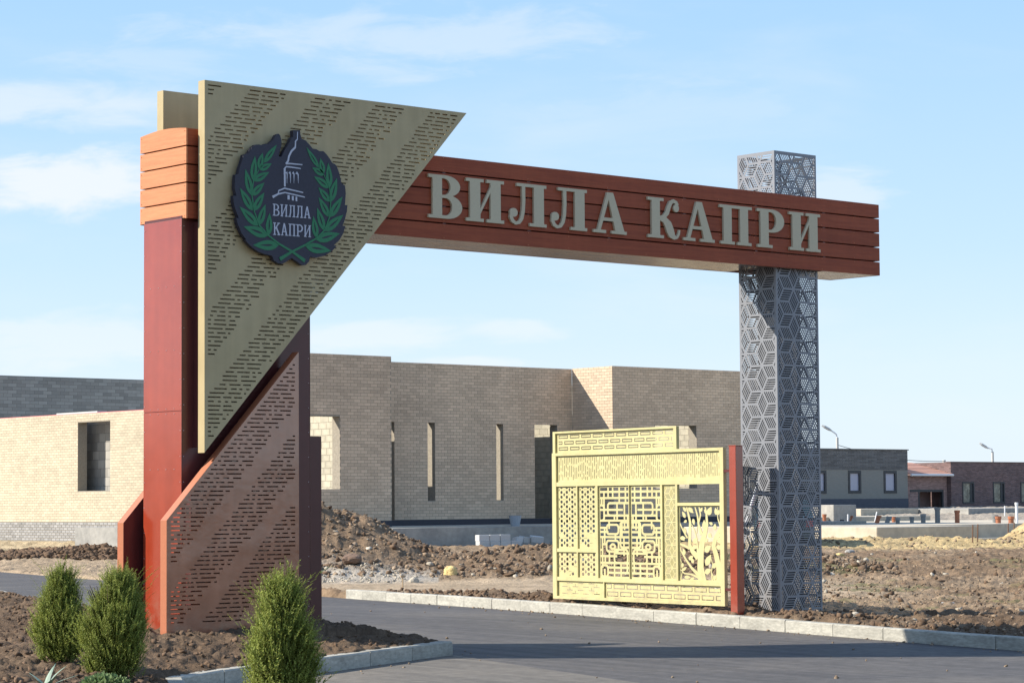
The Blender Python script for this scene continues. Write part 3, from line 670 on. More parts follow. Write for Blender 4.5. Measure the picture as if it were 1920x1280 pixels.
p = scatter(3500, 51.5, 59, -8, 8, rgt); lumps('soil_clods', p, sizes(len(p), .01, .10, 5), M['clod'])
p = scatter(380, 51.5, 59, -8, 8, rgt); lumps('pale_stones', p, sizes(len(p), .012, .08, 4), M['stone_p'])
p = scatter(1000, 50.8, 52.4, -6, -2.2, rgt); lumps('pale_stones', p, sizes(len(p), .008, .038, 3), M['stone_p'])
p = scatter(5500, 77.5, 83, -20, -11.8, rgt); lumps('soil_clods', p, sizes(len(p), .015, .12, 2.5), M['clod'])
p = scatter(900, 68, 77, 7, 18, rgt); lumps('dry_soil_clods', p, sizes(len(p), .012, .07, 3), M['clod_dry'])

# crumbs carried on to the asphalt
def crumbs(u, v, l, f):
    d = seg_sdf(ROAD, u, v); e = -seg_sdf(ISLE, u, v)
    return (d > .02) & (e > .03) & (rng.random(len(u)) < np.exp(-np.minimum(d, e) * 5) + .012)
n_ = 30000; f_ = 19 + 25 * rng.random(n_); l_ = -6 + 13 * rng.random(n_)
u_ = .7516 * l_ + .6597 * f_; v_ = -.6596 * l_ + .7516 * f_; k_ = crumbs(u_, v_, l_, f_)
p = np.stack([u_[k_], v_[k_], road_z(v_[k_]) + .004], 1); lumps('road_crumbs', p, sizes(len(p), .003, .022, 4), M['clod_dry'])
# low steppe rise added out of view to the west, a dark horizon for the glossy paint to reflect
hv = []; hf = []
for k in range(61):
    t = math.radians(-150 + k * 2.45)
    hh = 7.5 + 3.0 * math.sin(k * .37) + 1.6 * math.sin(k * 1.13 + 1) + rnd.uniform(-.5, .5)
    for r0, z in ((150, .2), (185, hh * .55), (215, hh), (260, hh * .8), (420, .2)): hv.append((r0 * math.sin(t), r0 * math.cos(t), z))
    if k: hf += [((k - 1) * 5 + q, (k - 1) * 5 + q + 1, k * 5 + q + 1, k * 5 + q) for q in range(4)]
b = MB(); b.v = hv; b.f = hf
tag(b.build('added_hills', M['steppe'], smooth=True), kind='structure')

# ------------------------------------------------------------------ the gateway
ARCH = empty('entrance_arch', (16.56, 24.281, .33), 'tall gateway: red pillar, slotted gold panel, red slatted beam lettered ВИЛЛА КАПРИ, grey lattice column', 'gateway')
def part(name, mb, m, parent=ARCH, loc=None, label=None, **k):
    o = mb.build(name, m, parent, loc, **k)
    if label: o['label'] = label
    return o

def slot_rows(z0, z1, pitch, left, rightf, bands, hgt=.0155, seed=1):
    """horizontal slots in rows, kept inside slanting bands (functions of z)"""
    r = random.Random(seed); out = []; z = z1 - .055; k = 0
    while z > z0 + .04:
        L = left(z) + .045; R = rightf(z) - .05; k += 1
        for lo, hi in bands:
            a = max(L, lo(z) + r.uniform(-.03, .03)); b = min(R, hi(z) + r.uniform(-.04, .04))
            x = a
            first = True
            while x < b - .03:
                w = r.choice((.045, .085, .12, .16, .18, .21))
                e = min(x + w, b)
                if e - x > .02: out.append(rect(x, e, z - hgt / 2, z + hgt / 2))
                x = e + r.choice((.035, .045, .055))
        z -= pitch
    return out

def slotted_panel(name, outline, slots, y0, depth, m, edge_m, parent, label=None, back=True):
    """box panel: front sheet and back sheet with the same slots, solid rim between"""
    mb = MB(); sheet(mb, [outline], slots, FRONT(y0), .004)
    if back: sheet(mb, [outline], slots, FRONT(y0 + depth - .004), .004)
    o = part(name, mb, m, parent, label=label)
    cx = sum(p[0] for p in outline) / len(outline); cz = sum(p[1] for p in outline) / len(outline)
    rim = MB(); k = len(outline); t = .010
    # rim: closed wall strip just inside the outline (sheet edges stay 1 mm proud)
    inner = inset(outline, t); outer = inset(outline, -.0015)
    fn = FRONT(0)
    n = 0
    for i in range(k):
        j = (i + 1) % k
        rim.quadbox([fn(*outer[i], y0 + .0045), fn(*outer[j], y0 + .0045), fn(*inner[j], y0 + .0045), fn(*inner[i], y0 + .0045),
                     fn(*outer[i], y0 + depth - .0045), fn(*outer[j], y0 + depth - .0045), fn(*inner[j], y0 + depth - .0045), fn(*inner[i], y0 + depth - .0045)])
    part('panel_edge', rim, edge_m, o)
    return o
def inset(poly, t):
    n = len(poly); out = []
    ar = sum(poly[i][0] * poly[(i + 1) % n][1] - poly[(i + 1) % n][0] * poly[i][1] for i in range(n))
    sg = 1 if ar > 0 else -1
    for i in range(n):
        p0, p1, p2 = (np.array(poly[i - 1]), np.array(poly[i]), np.array(poly[(i + 1) % n]))
        d1 = (p1 - p0) / np.hypot(*(p1 - p0)); d2 = (p2 - p1) / np.hypot(*(p2 - p1))
        n1 = np.array([-d1[1], d1[0]]) * sg; n2 = np.array([-d2[1], d2[0]]) * sg
        b = (n1 + n2); b = b / max(.25, (1 + n1 @ n2))
        out.append(tuple(p1 + b * t))
    return out

# red pillar core: front face, with the lit left face; real seams between the sheets
CX0, CX1, CY0, CY1 = -.142, 1.73, .27, 1.075
SEAM = 2.58
core = part('pillar_core', MB().box(CX0 + .006, CX1 - .006, CY0 + .006, CY1 - .006, -.3, 4.87), M['red_dark'])
side = MB().box(CX0, CX0 + .005, CY0, CY1, -.3, SEAM - .003).box(CX0, CX0 + .005, CY0, CY1, SEAM + .003, 4.84)
part('cladding_sheet', MB().box(CX0, CX0 + .005, CY0, CY1, -.3, SEAM - .003), M['red'], core, bevel=.0015)
part('cladding_sheet', MB().box(CX0, CX0 + .005, CY0, CY1, SEAM + .003, 4.84), M['red'], core, bevel=.0015)
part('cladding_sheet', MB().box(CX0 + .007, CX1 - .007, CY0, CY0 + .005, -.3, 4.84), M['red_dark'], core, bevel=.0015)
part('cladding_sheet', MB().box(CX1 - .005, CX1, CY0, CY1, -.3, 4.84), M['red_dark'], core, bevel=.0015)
rv = MB()
def rivet(mb, p, n, r=.009):
    p = Vector(p); n = Vector(n)
    mb.tube([p - n * .004, p + n * .004, p + n * .006], [r, r, r * .5], 6)
for z in np.arange(.25, 4.8, .30):
    for y in (CY0 + .022, CY1 - .022): rivet(rv, (CX0, y, float(z)), (-1, 0, 0), .0055)
    for x in (CX0 + .03, CX1 - .03): rivet(rv, (x, CY0, float(z)), (0, -1, 0), .0055)
for zz in (SEAM - .03, SEAM + .03, 1.9, 3.3, 4.05):
    for y in np.linspace(CY0 + .15, CY1 - .15, 4): rivet(rv, (CX0, float(y), zz), (-1, 0, 0), .0055)
tag(part('rivets', rv, M['rivet'], core), kind='stuff')

# big gold triangular panel in front
T_TOP, T_BOT, T_W = 6.455, 2.09, 4.026
tslope = T_W / (T_TOP - T_BOT)
tr_edge = lambda z: (z - T_BOT) * tslope
tb = [(-4.4, -3.76), (-3.34, -2.80), (-2.36, -1.85), (-1.43, -.95), (-.55, -.06)]
bands = [((lambda z, c=a: tr_edge(z) + c), (lambda z, c=b: tr_edge(z) + c)) for a, b in tb]
ts = slot_rows(T_BOT + .12, T_TOP, .0502, lambda z: 0.0, tr_edge, bands, seed=5)
tri = [(0, T_BOT), (T_W, T_TOP), (0, T_TOP)]
gold = slotted_panel('slotted_panel', tri, ts, 0.0, .135, M['tan'], M['tan'], ARCH, 'gold triangular panel with bands of slots and emblem')
part('spacer_frame', MB().prism([(.02, T_BOT + .06), (1.60, T_BOT + 1.78), (1.60, 4.80), (.02, 4.80)], FRONT(0), .137, .268), M['red_dark'])
# same panel on the back of the pillar
tri_b = [(.20, T_BOT), (.20 + T_W, T_TOP), (.20, T_TOP)]
slotted_panel('slotted_panel', [(a, b + .05) for a, b in tri_b], [[(x + .20, z + .05) for x, z in q] for q in ts if q[0][0] > 1.9], 1.18, .135, M['tan'], M['tan'], ARCH, 'gold panel at the back of the pillar')
part('spacer_frame', MB().prism([(.24, T_BOT + .22), (1.60, T_BOT + 1.70), (1.60, 4.80), (.24, 4.80)], FRONT(0), 1.077, 1.178), M['red_dark'])

# brown lower panel in front and its twin behind
B0, B1, BS, BP = -.52, 1.357, 1.307, 3.303
bsl = (B1 - B0) / (BP - BS)
bedge = lambda z: B0 + (z - BS) * bsl
bb = [(.05, .56), (.84, 1.34), (1.62, 2.12), (2.38, 2.9)]
bbands = [((lambda z, c=a: bedge(z) + c), (lambda z, c=b: bedge(z) + c)) for a, b in bb]
bs = slot_rows(.08, BP, .0502, lambda z: max(B0, bedge(z)) + .01, lambda z: B1 - .005, bbands, seed=9)
bout = [(B0, -.25), (B1, -.25), (B1, BP), (B0, BS)]
slotted_panel('slotted_panel', bout, bs, 0.0, .135, M['brown'], M['orange'], ARCH, 'brown slotted lower panel')
part('spacer_frame', MB().prism([(-.10, -.2), (B1 - .06, -.2), (B1 - .06, BP - .17), (-.10, bedge(0) * 0 + BS + .34)], FRONT(0), .137, .268), M['red_dark'])
bk = [(-.35, -.25), (2.58, -.25), (2.58, 2.335), (1.0, 2.335), (.64, 2.33), (-.35, 1.275)]
bks = []
slotted_panel('slotted_panel', bk, bks, 1.18, .135, M['red_dark'], M['orange'], ARCH, 'maroon panel at the back of the pillar')
part('spacer_frame', MB().box(-.05, 1.6, 1.077, 1.178, -.2, 1.5), M['red_dark'])

# --- beam
BX0, BX1, BY0, BY1, BZ0, BZ1 = -.128, 12.295, .197, 1.18, 4.835, 5.90
PH = (BZ1 - BZ0 - 4 * .017) / 5
beam = part('beam', MB().box(1.0, BX1 - .25, .45, .93, BZ0 + .12, BZ0 + .30).box(1.0, BX1 - .25, .45, .93, BZ1 - .3, BZ1 - .12), M['red_dark'])
for i in range(5):
    z0 = BZ0 + i * (PH + .017); z1 = z0 + PH
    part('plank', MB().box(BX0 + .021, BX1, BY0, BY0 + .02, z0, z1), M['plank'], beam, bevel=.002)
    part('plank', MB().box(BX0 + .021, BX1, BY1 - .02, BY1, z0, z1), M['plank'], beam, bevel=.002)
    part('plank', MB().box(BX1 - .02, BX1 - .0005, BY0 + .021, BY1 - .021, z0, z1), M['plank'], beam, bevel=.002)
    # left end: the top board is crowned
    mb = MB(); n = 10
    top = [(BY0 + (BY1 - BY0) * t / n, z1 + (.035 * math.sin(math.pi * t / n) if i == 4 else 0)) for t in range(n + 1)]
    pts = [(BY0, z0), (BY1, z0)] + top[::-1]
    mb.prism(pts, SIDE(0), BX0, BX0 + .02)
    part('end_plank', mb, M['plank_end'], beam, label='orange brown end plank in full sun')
# roof sheet and soffit
mb = MB(); n = 10
top = [(BY0 + .022 + (BY1 - BY0 - .044) * t / n, BZ1 - .002 + .035 * math.sin(math.pi * t / n)) for t in range(n + 1)]
mb.prism(top + [(a, b - .004) for a, b in top[::-1]], SIDE(0), BX0 + .024, BX1 - .022)
part('top_sheet', mb, M['red_dark'], beam)
part('soffit_sheet', MB().box(1.74, 9.98, BY0 + .021, BY1 - .021, BZ0 + .002, BZ0 + .006), M['soffit'], beam, label='glossy brown sheet under the beam')
part('soffit_sheet', MB().box(11.07, BX1 - .021, BY0 + .021, BY1 - .021, BZ0 + .002, BZ0 + .006), M['soffit'], beam)
part('soffit_sheet', MB().box(BX0 + .022, CX0 - .001, BY0 + .021, BY1 - .021, BZ0 + .002, BZ0 + .006), M['soffit'], beam)
for x in np.arange(.9, 12.2, 1.45):
    part('beam_rib', MB().box(x, x + .05, BY0 + .0205, BY0 + .06, BZ0 + .02, BZ1 - .02), M['red_dark'], beam)
    part('beam_rib', MB().box(x, x + .05, BY1 - .06, BY1 - .0205, BZ0 + .02, BZ1 - .02), M['red_dark'], beam)
rv = MB()
for x in np.arange(.92, 12.3, .72):
    for i in range(5):
        for dz in (.022, PH - .022): rivet(rv, (float(x), BY0, BZ0 + i * (PH + .017) + dz), (0, -1, 0), .006)
for i in range(5):
    for y in (BY0 + .03, BY1 - .03):
        for dz in (.03, PH - .03): rivet(rv, (BX0, y, BZ0 + i * (PH + .017) + dz), (-1, 0, 0), .006)
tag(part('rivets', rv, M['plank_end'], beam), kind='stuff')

# --- letters of the beam, drawn in a unit box
def glyph(c):
    P = []; Q = []; a = P.append
    sb = .075
    if c == 'В':
        a(rect(.12, .40, 0, 1)); a(rect(0, .55, 0, sb)); a(rect(0, .5, 1 - sb, 1))
        a([(.38, 0), (.56, 0)] + ell(.56, .275, .44, .275, -90, 90)[1:] + [(.38, .55)])
        a([(.38, .50), (.50, .50)] + ell(.50, .75, .44, .25, -90, 90)[1:] + [(.38, 1)])
        Q.append([(.40, sb), (.50, sb)] + ell(.50, .275, .20, .275 - sb, -90, 90)[1:] + [(.40, .475)])
        Q.append([(.40, .545), (.46, .545)] + ell(.46, .735, .19, .19, -90, 90)[1:] + [(.40, .925)])
    elif c == 'И':
        for x in (0, .54):
            a(rect(x + .10, x + .37, 0, 1)); a(rect(x, x + .46, 0, sb)); a(rect(x, x + .46, 1 - sb, 1))
        a([(.36, .16), (.36, .29), (.65, .85), (.65, .72)])
    elif c == 'Л':
        a(rect(.66, .93, 0, 1)); a(rect(.54, 1, 0, sb)); a(rect(.20, 1, 1 - sb, 1))
        a(stroke([(.38, .96, .09), (.385, .6, .085), (.37, .35, .085), (.33, .17, .085), (.26, .07, .08), (.17, .045, .08), (.09, .09, .09), (.045, .18, .09), (.06, .27, .09)]))
        a(ell(.115, .295, .105, .105, 0, 360)[:-1])
    elif c == 'А':
        a([(.42, 1), (.60, 1), (.93, sb), (.66, sb)]); a([(.42, 1), (.50, .93), (.22, sb), (.12, sb)])
        a(rect(0, .38, 0, sb)); a(rect(.54, 1.0, 0, sb)); a([(.27, .30), (.66, .30), (.66, .38), (.29, .38)])
        Q.append([(.335, .38), (.575, .38), (.475, .74)])
    elif c == 'К':
        a(rect(.12, .38, 0, 1)); a(rect(0, .50, 0, sb)); a(rect(0, .50, 1 - sb, 1))
        a(stroke([(.36, .50, .10), (.50, .53, .11), (.61, .64, .12), (.66, .78, .12), (.73, .91, .11), (.82, .955, .09), (.90, .92, .09), (.945, .85, .09)]))
        a(ell(.90, .78, .09, .10, 0, 360)[:-1])
        a(stroke([(.36, .50, .10), (.52, .47, .16), (.64, .36, .22), (.70, .22, .23), (.76, .10, .20), (.84, .04, .11), (.92, .05, .07), (.98, .14, .06), (1.0, .24, .05)]))
    elif c == 'П':
        a(rect(.12, .37, 0, 1)); a(rect(.63, .88, 0, 1)); a(rect(0, 1, 1 - sb, 1))
        a(rect(.02, .46, 0, sb)); a(rect(.54, .98, 0, sb))
    elif c == 'Р':
        a(rect(.12, .42, 0, 1)); a(rect(0, .56, 0, sb)); a(rect(0, .5, 1 - sb, 1))
        a([(.40, .40), (.55, .40)] + ell(.55, .70, .45, .30, -90, 90)[1:] + [(.40, 1)])
        Q.append([(.42, .47), (.50, .47)] + ell(.50, .70, .20, .225, -90, 90)[1:] + [(.42, .925)])
    return P, Q
for c, u0, u1 in LETTERS:
    P, Q = glyph(c); mb = MB(); w = u1 - u0; h = .556; z0 = 5.098
    f = lambda a, b, d: (u0 + a * w, BY0 - .034 + d, z0 + b * h)
    sheet(mb, P, Q, f, .032)
    part('letter', mb, M['letter'], beam, label='gold letter ' + c)

# --- emblem on the gold panel
emb = MB(); sheet(emb, [EM_PLATE], [], FRONT(-.105), .06)
emblem = part('emblem', emb, M['navy'], label='navy wreath-shaped plate with dome drawing and lettering')
for a_, b_ in ((.8, 5.0), (1.5, 5.0), (1.15, 5.6)): part('standoff', MB().box(a_, a_ + .06, -.044, -.001, b_, b_ + .06), M['navy'], emblem)
for x0, z0, x1, z1, w in EM_LEAF:
    dx, dz = x1 - x0, z1 - z0
    vein = almond(x0 + dx * .22, z0 + dz * .22, x0 + dx * .74, z0 + dz * .74, w * .20, 5)
    mb = MB(); sheet(mb, [almond(x0, z0, x1, z1, w)], [vein], FRONT(-.109), .0035)
    part('leaf', mb, M['green'], emblem)
for s in EM_STEM:
    mb = MB(); sheet(mb, [stroke(s)], [], FRONT(-.1105 if s is EM_STEM[0] else -.1125), .005)
    part('stem', mb, M['green'], emblem)
mb = MB()
sheet(mb, [stroke(s) for s in EM_STROKE], [], FRONT(-.109), .0035)
part('dome_drawing', mb, M['silver'], emblem)
def thin_glyph(c):
    P = []; a = P.append; st = .17; sb = .07; Q = []
    if c == 'В':
        a(rect(.12, .12 + st, 0, 1)); a(rect(0, .5, 0, sb)); a(rect(0, .5, 1 - sb, 1))
        a([(.2, 0), (.5, 0)] + ell(.5, .27, .45, .27, -90, 90)[1:] + [(.2, .54)]); a([(.2, .48), (.45, .48)] + ell(.45, .74, .42, .26, -90, 90)[1:] + [(.2, 1)])
        Q.append([(.29, .07), (.46, .07)] + ell(.46, .27, .30, .20, -90, 90)[1:] + [(.29, .47)]); Q.append([(.29, .54), (.42, .54)] + ell(.42, .74, .27, .19, -90, 90)[1:] + [(.29, .93)])
    elif c == 'И':
        for x in (.10, .73): a(rect(x, x + st, 0, 1)); a(rect(x - .1, x + st + .1, 0, sb)); a(rect(x - .1, x + st + .1, 1 - sb, 1))
        a([(.26, .08), (.26, .24), (.74, .92), (.74, .76)])
    elif c == 'Л':
        a(rect(.73, .73 + st, 0, 1)); a(rect(.60, 1, 0, sb)); a(rect(.2, .95, 1 - sb, 1)); a(stroke([(.36, .96, .15), (.33, .4, .15), (.22, .05, .15)])); a(rect(0, .36, 0, sb))
    elif c == 'А':
        a([(.40, 1), (.58, 1), (.92, 0), (.72, 0)]); a([(.40, 1), (.52, .95), (.24, 0), (.10, 0)]); a(rect(0, .36, 0, sb)); a(rect(.62, 1, 0, sb)); a(rect(.22, .76, .28, .36))
    elif c == 'К':
        a(rect(.12, .12 + st, 0, 1)); a(rect(0, .42, 0, sb)); a(rect(0, .42, 1 - sb, 1)); a([(.28, .44), (.28, .58), (.72, .97), (.90, .97)]); a([(.36, .56), (.50, .68), (.98, .03), (.76, .03)])
        a(rect(.62, 1, 0, sb)); a(rect(.60, .98, 1 - sb, 1))
    elif c == 'П':
        for x in (.12, .71): a(rect(x, x + st, 0, 1)); a(rect(x - .12, x + st + .12, 0, sb))
        a(rect(0, 1, 1 - sb, 1))
    elif c == 'Р':
        a(rect(.14, .14 + st, 0, 1)); a(rect(0, .48, 0, sb)); a(rect(0, .5, 1 - sb, 1))
        a([(.2, .38), (.5, .38)] + ell(.5, .69, .46, .31, -90, 90)[1:] + [(.2, 1)]); Q.append([(.31, .46), (.46, .46)] + ell(.46, .69, .30, .23, -90, 90)[1:] + [(.31, .92)])
    return P, Q
for txt, boxes in (('ВИЛЛА', EM_T1), ('КАПРИ', EM_T2)):
    for c, (u0, u1, z0, z1) in zip(txt, boxes):
        P, Q = thin_glyph(c); mb = MB()
        sheet(mb, P, Q, lambda a, b, d: (u0 + a * (u1 - u0), -.109 + d, z0 + b * (z1 - z0)), .0035)
        part('letter', mb, M['silver'], emblem)

# --- grey lattice column
LX0, LX1, LY0, LY1, LZ0, LZ1 = 10.115, 11.015, .30, 1.035, -.25, 6.545
HA = .2135
column = part('lattice_column', MB().box(LX0 + .005, LX0 + .03, LY0 + .005, LY0 + .03, LZ0, LZ1 - .01), M['lattice'])
for a_, b_ in ((LX1 - .03, LY0 + .005), (LX0 + .005, LY1 - .03), (LX1 - .03, LY1 - .03)):
    part('corner_tube', MB().box(a_, a_ + .025, b_, b_ + .025, LZ0, LZ1 - .01), M['lattice'], column)
part('added_dark_tube', MB().box(LX0 + .23, LX0 + .67, LY0 + .15, LY0 + .585, LZ0, 5.8), M['lattice_in'], column)  # added tube, widened to darken the view through the slots
def lat_panel(w, fn, ox):
    mb = MB(); sl = cubes(.035, w - .035, LZ0 + .04, LZ1 - .05, HA, ox, LZ1 - .15, n=5, inset=.075, wfrac=.52)
    sheet(mb, [rect(0, w, LZ0, LZ1)], sl, fn, .004)
    o = part('lattice_panel', mb, M['lattice'], column)
    o.data.materials.append(M['lattice_in'])                  # dark inner faces stand in for shade behind the slots
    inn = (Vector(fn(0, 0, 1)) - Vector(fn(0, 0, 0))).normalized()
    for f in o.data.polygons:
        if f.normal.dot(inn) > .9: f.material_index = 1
wu, wv = LX1 - LX0, LY1 - LY0
lat_panel(wu, lambda a, b, d: (LX0 + a, LY0 + d, b), .16)
lat_panel(wu, lambda a, b, d: (LX0 + a, LY1 - d, b), .16)
lat_panel(wv - .0082, lambda a, b, d: (LX0 + d, LY1 - .0041 - a, b), .22)
lat_panel(wv - .0082, lambda a, b, d: (LX1 - d, LY1 - .0041 - a, b), .22)

# ------------------------------------------------------------------ yellow gate leaf
GX = 26.3
GATE = empty('sliding_gate', (GX, 25.29, .30), 'pale yellow gate leaf of cut-out lattice panels between road kerb and lattice column', 'gate')
gw = 3.69
# local: y from 0 (right, near the post) to gw (left); s = distance from the left end
Y = lambda s: gw - s
GF = MB()
def bar(s0, s1, z0, z1, d=.05, x=0.0): GF.box(x - d / 2, x + d / 2, Y(s1), Y(s0), z0, z1)
bar(0, gw, 0, .045, .06); bar(0, gw, 2.245, 2.29, .06)                     # bottom and top rails
bar(0, .09, .046, 2.244, .06); bar(gw - .078, gw, .046, 2.244, .06)          # stiles
bar(.091, gw - .079, .285, .345); bar(.091, gw - .079, 1.765, 1.83)         # lower and middle rails
bar(.02, 2.75, 2.60, 2.63, .055); bar(.02, .075, 2.291, 2.599, .055); bar(2.69, 2.75, 2.291, 2.599, .055)
for s0, s1, z0, z1 in ((.55, .575, .346, 1.764), (.985, 1.035, .346, 1.764), (1.715, 1.728, .346, 1.764), (2.395, 2.435, .346, 1.764), (2.71, 2.75, .346, 1.764), (1.145, 1.165, .046, .284)):
    bar(s0, s1, z0, z1, .045)
bar(.092, .984, .735, .79, .043); bar(2.751, gw - .079, 1.45, 1.495, .043)
GATE.rotation_euler.z = -.117
GATE.scale = (1, 1.157, 1)
gf = GF.build('gate_frame', M['yellow'], GATE)
def gpanel(name, pos, neg, th=.006, x=.006, label=None):
    mb = MB(); sheet(mb, pos, neg, lambda a, b, d: (x + d, Y(a), b), th)
    o = mb.build(name, M['yellow'], GATE)
    if label: o['label'] = label
def brick_outlines(s0, s1, z0, z1, rows, bw, sw=.014):
    out = []; rh = (z1 - z0) / rows
    for r in range(rows):
        zc = z0 + rh * (r + .5); hh = rh * .5 - .020
        s = s0 - (bw / 2 if r % 2 else 0)
        while s < s1:
            a, b = s + .022, s + bw - .022
            for q in ([(a, zc + hh - sw), (b, zc + hh - sw), (b, zc + hh), (a, zc + hh)], [(a, zc - hh), (b, zc - hh), (b, zc - hh + sw), (a, zc - hh + sw)],
                      [(a, zc + hh - sw - .03), (a + sw, zc + hh - sw - .03), (a + sw, zc + hh - sw + .001), (a, zc + hh - sw + .001)], [(b - sw, zc + hh - sw - .03), (b, zc + hh - sw - .03), (b, zc + hh - sw + .001), (b - sw, zc + hh - sw + .001)],
                      [(a, zc - hh + sw - .001), (a + sw, zc - hh + sw - .001), (a + sw, zc - hh + sw + .03), (a, zc - hh + sw + .03)], [(b - sw, zc - hh + sw - .001), (b, zc - hh + sw - .001), (b, zc - hh + sw + .03), (b - sw, zc - hh + sw + .03)]):
                q = clip_rect(q, s0 + .02, s1 - .02, z0 + .01, z1 - .01)
                if q and area(q) > 2e-5: out.append(q)
            s += bw
    return out
gpanel('brick_outline_panel', [rect(.076, 2.689, 2.292, 2.598)], brick_outlines(.10, 2.67, 2.31, 2.59, 3, .262), label='top panel cut with long brick outlines')
gpanel('brick_outline_panel', [rect(1.166, gw - .079, .046, .284)], brick_outlines(1.18, gw - .09, .05, .28, 2, .285), label='lower panel cut with long brick outlines')
T = []
for r in range(4):
    zc = .085 + r * .053
    for k in range(5):
        s = .17 + k * .245 + (.12 if r % 2 else 0)
        if s + .14 < 1.13:
            T.append(rect(s, s + .13, zc, zc + .010))
            if (r + k) % 2: T.append(rect(s + .06, s + .07, zc + .0101, zc + .05))
gpanel('brick_joint_panel', [rect(.091, 1.144, .046, .284)], T)
T = []; r_ = random.Random(3)
s = .125
while s < gw - .11:
    z = 1.86 + r_.choice((0, .02, .05)); 
    while z < 2.20:
        h = r_.choice((.05, .09, .14, .18)); e = min(z + h, 2.215)
        if e - z > .02: T.append(rect(s, s + .0115, z, e))
        z = e + r_.choice((.025, .035, .05))
    s += .0405
gpanel('slit_panel', [rect(.091, gw - .079, 1.831, 2.244)], T)
def rosette(s0, s1, z0, z1, seed=0):
    """columns of cut hexagons with diamonds and pin holes between them, some left uncut low down"""
    out = []; rr = random.Random(seed); px, pz = .125, .0755
    for i in range(-1, 5):
        for j in range(-1, int((z1 - z0) / pz) + 2):
            fade = (j * pz) / (z1 - z0)
            cx, cy = s0 + .085 + i * px, z0 + .05 + j * pz
            if not (fade < .3 and rr.random() < .30):
                q = clip_rect([(cx + a * .026, cy + b * .027) for a, b in ((-1, -.45), (-.3, -1), (1, -.6), (1, .45), (.3, 1), (-1, .6))], s0 + .025, s1 - .02, z0 + .02, z1 - .02)
                if q and area(q) > 2e-4: out.append(q)
            dx, dy = cx + px / 2, cy + pz / 2
            if (j + i) % 2 == 0 and not (fade < .3 and rr.random() < .35):
                q = clip_rect([(dx - .024, dy), (dx, dy - .034), (dx + .024, dy), (dx, dy + .034)], s0 + .025, s1 - .02, z0 + .02, z1 - .02)
                if q and area(q) > 2e-4: out.append(q)
            elif (j + i) % 2:
                for a in (-.022, 0, .022):
                    q = clip_rect(rect(dx + a - .005, dx + a + .005, dy - .006, dy + .006), s0 + .025, s1 - .02, z0 + .02, z1 - .02)
                    if q and area(q) > 5e-5: out.append(q)
    return out
for k, (s0, s1) in enumerate(((.091, .549), (.576, .984))):
    gpanel('rosette_panel', [rect(s0, s1, .791, 1.764)], rosette(s0, s1, .791, 1.764, seed=k), label='tall panel of cut hexagon rosettes')
    gpanel('rosette_panel', [rect(s0, s1, .346, .734)], rosette(s0, s1, .346, .734, seed=k + 5), label='short panel of cut hexagon rosettes')
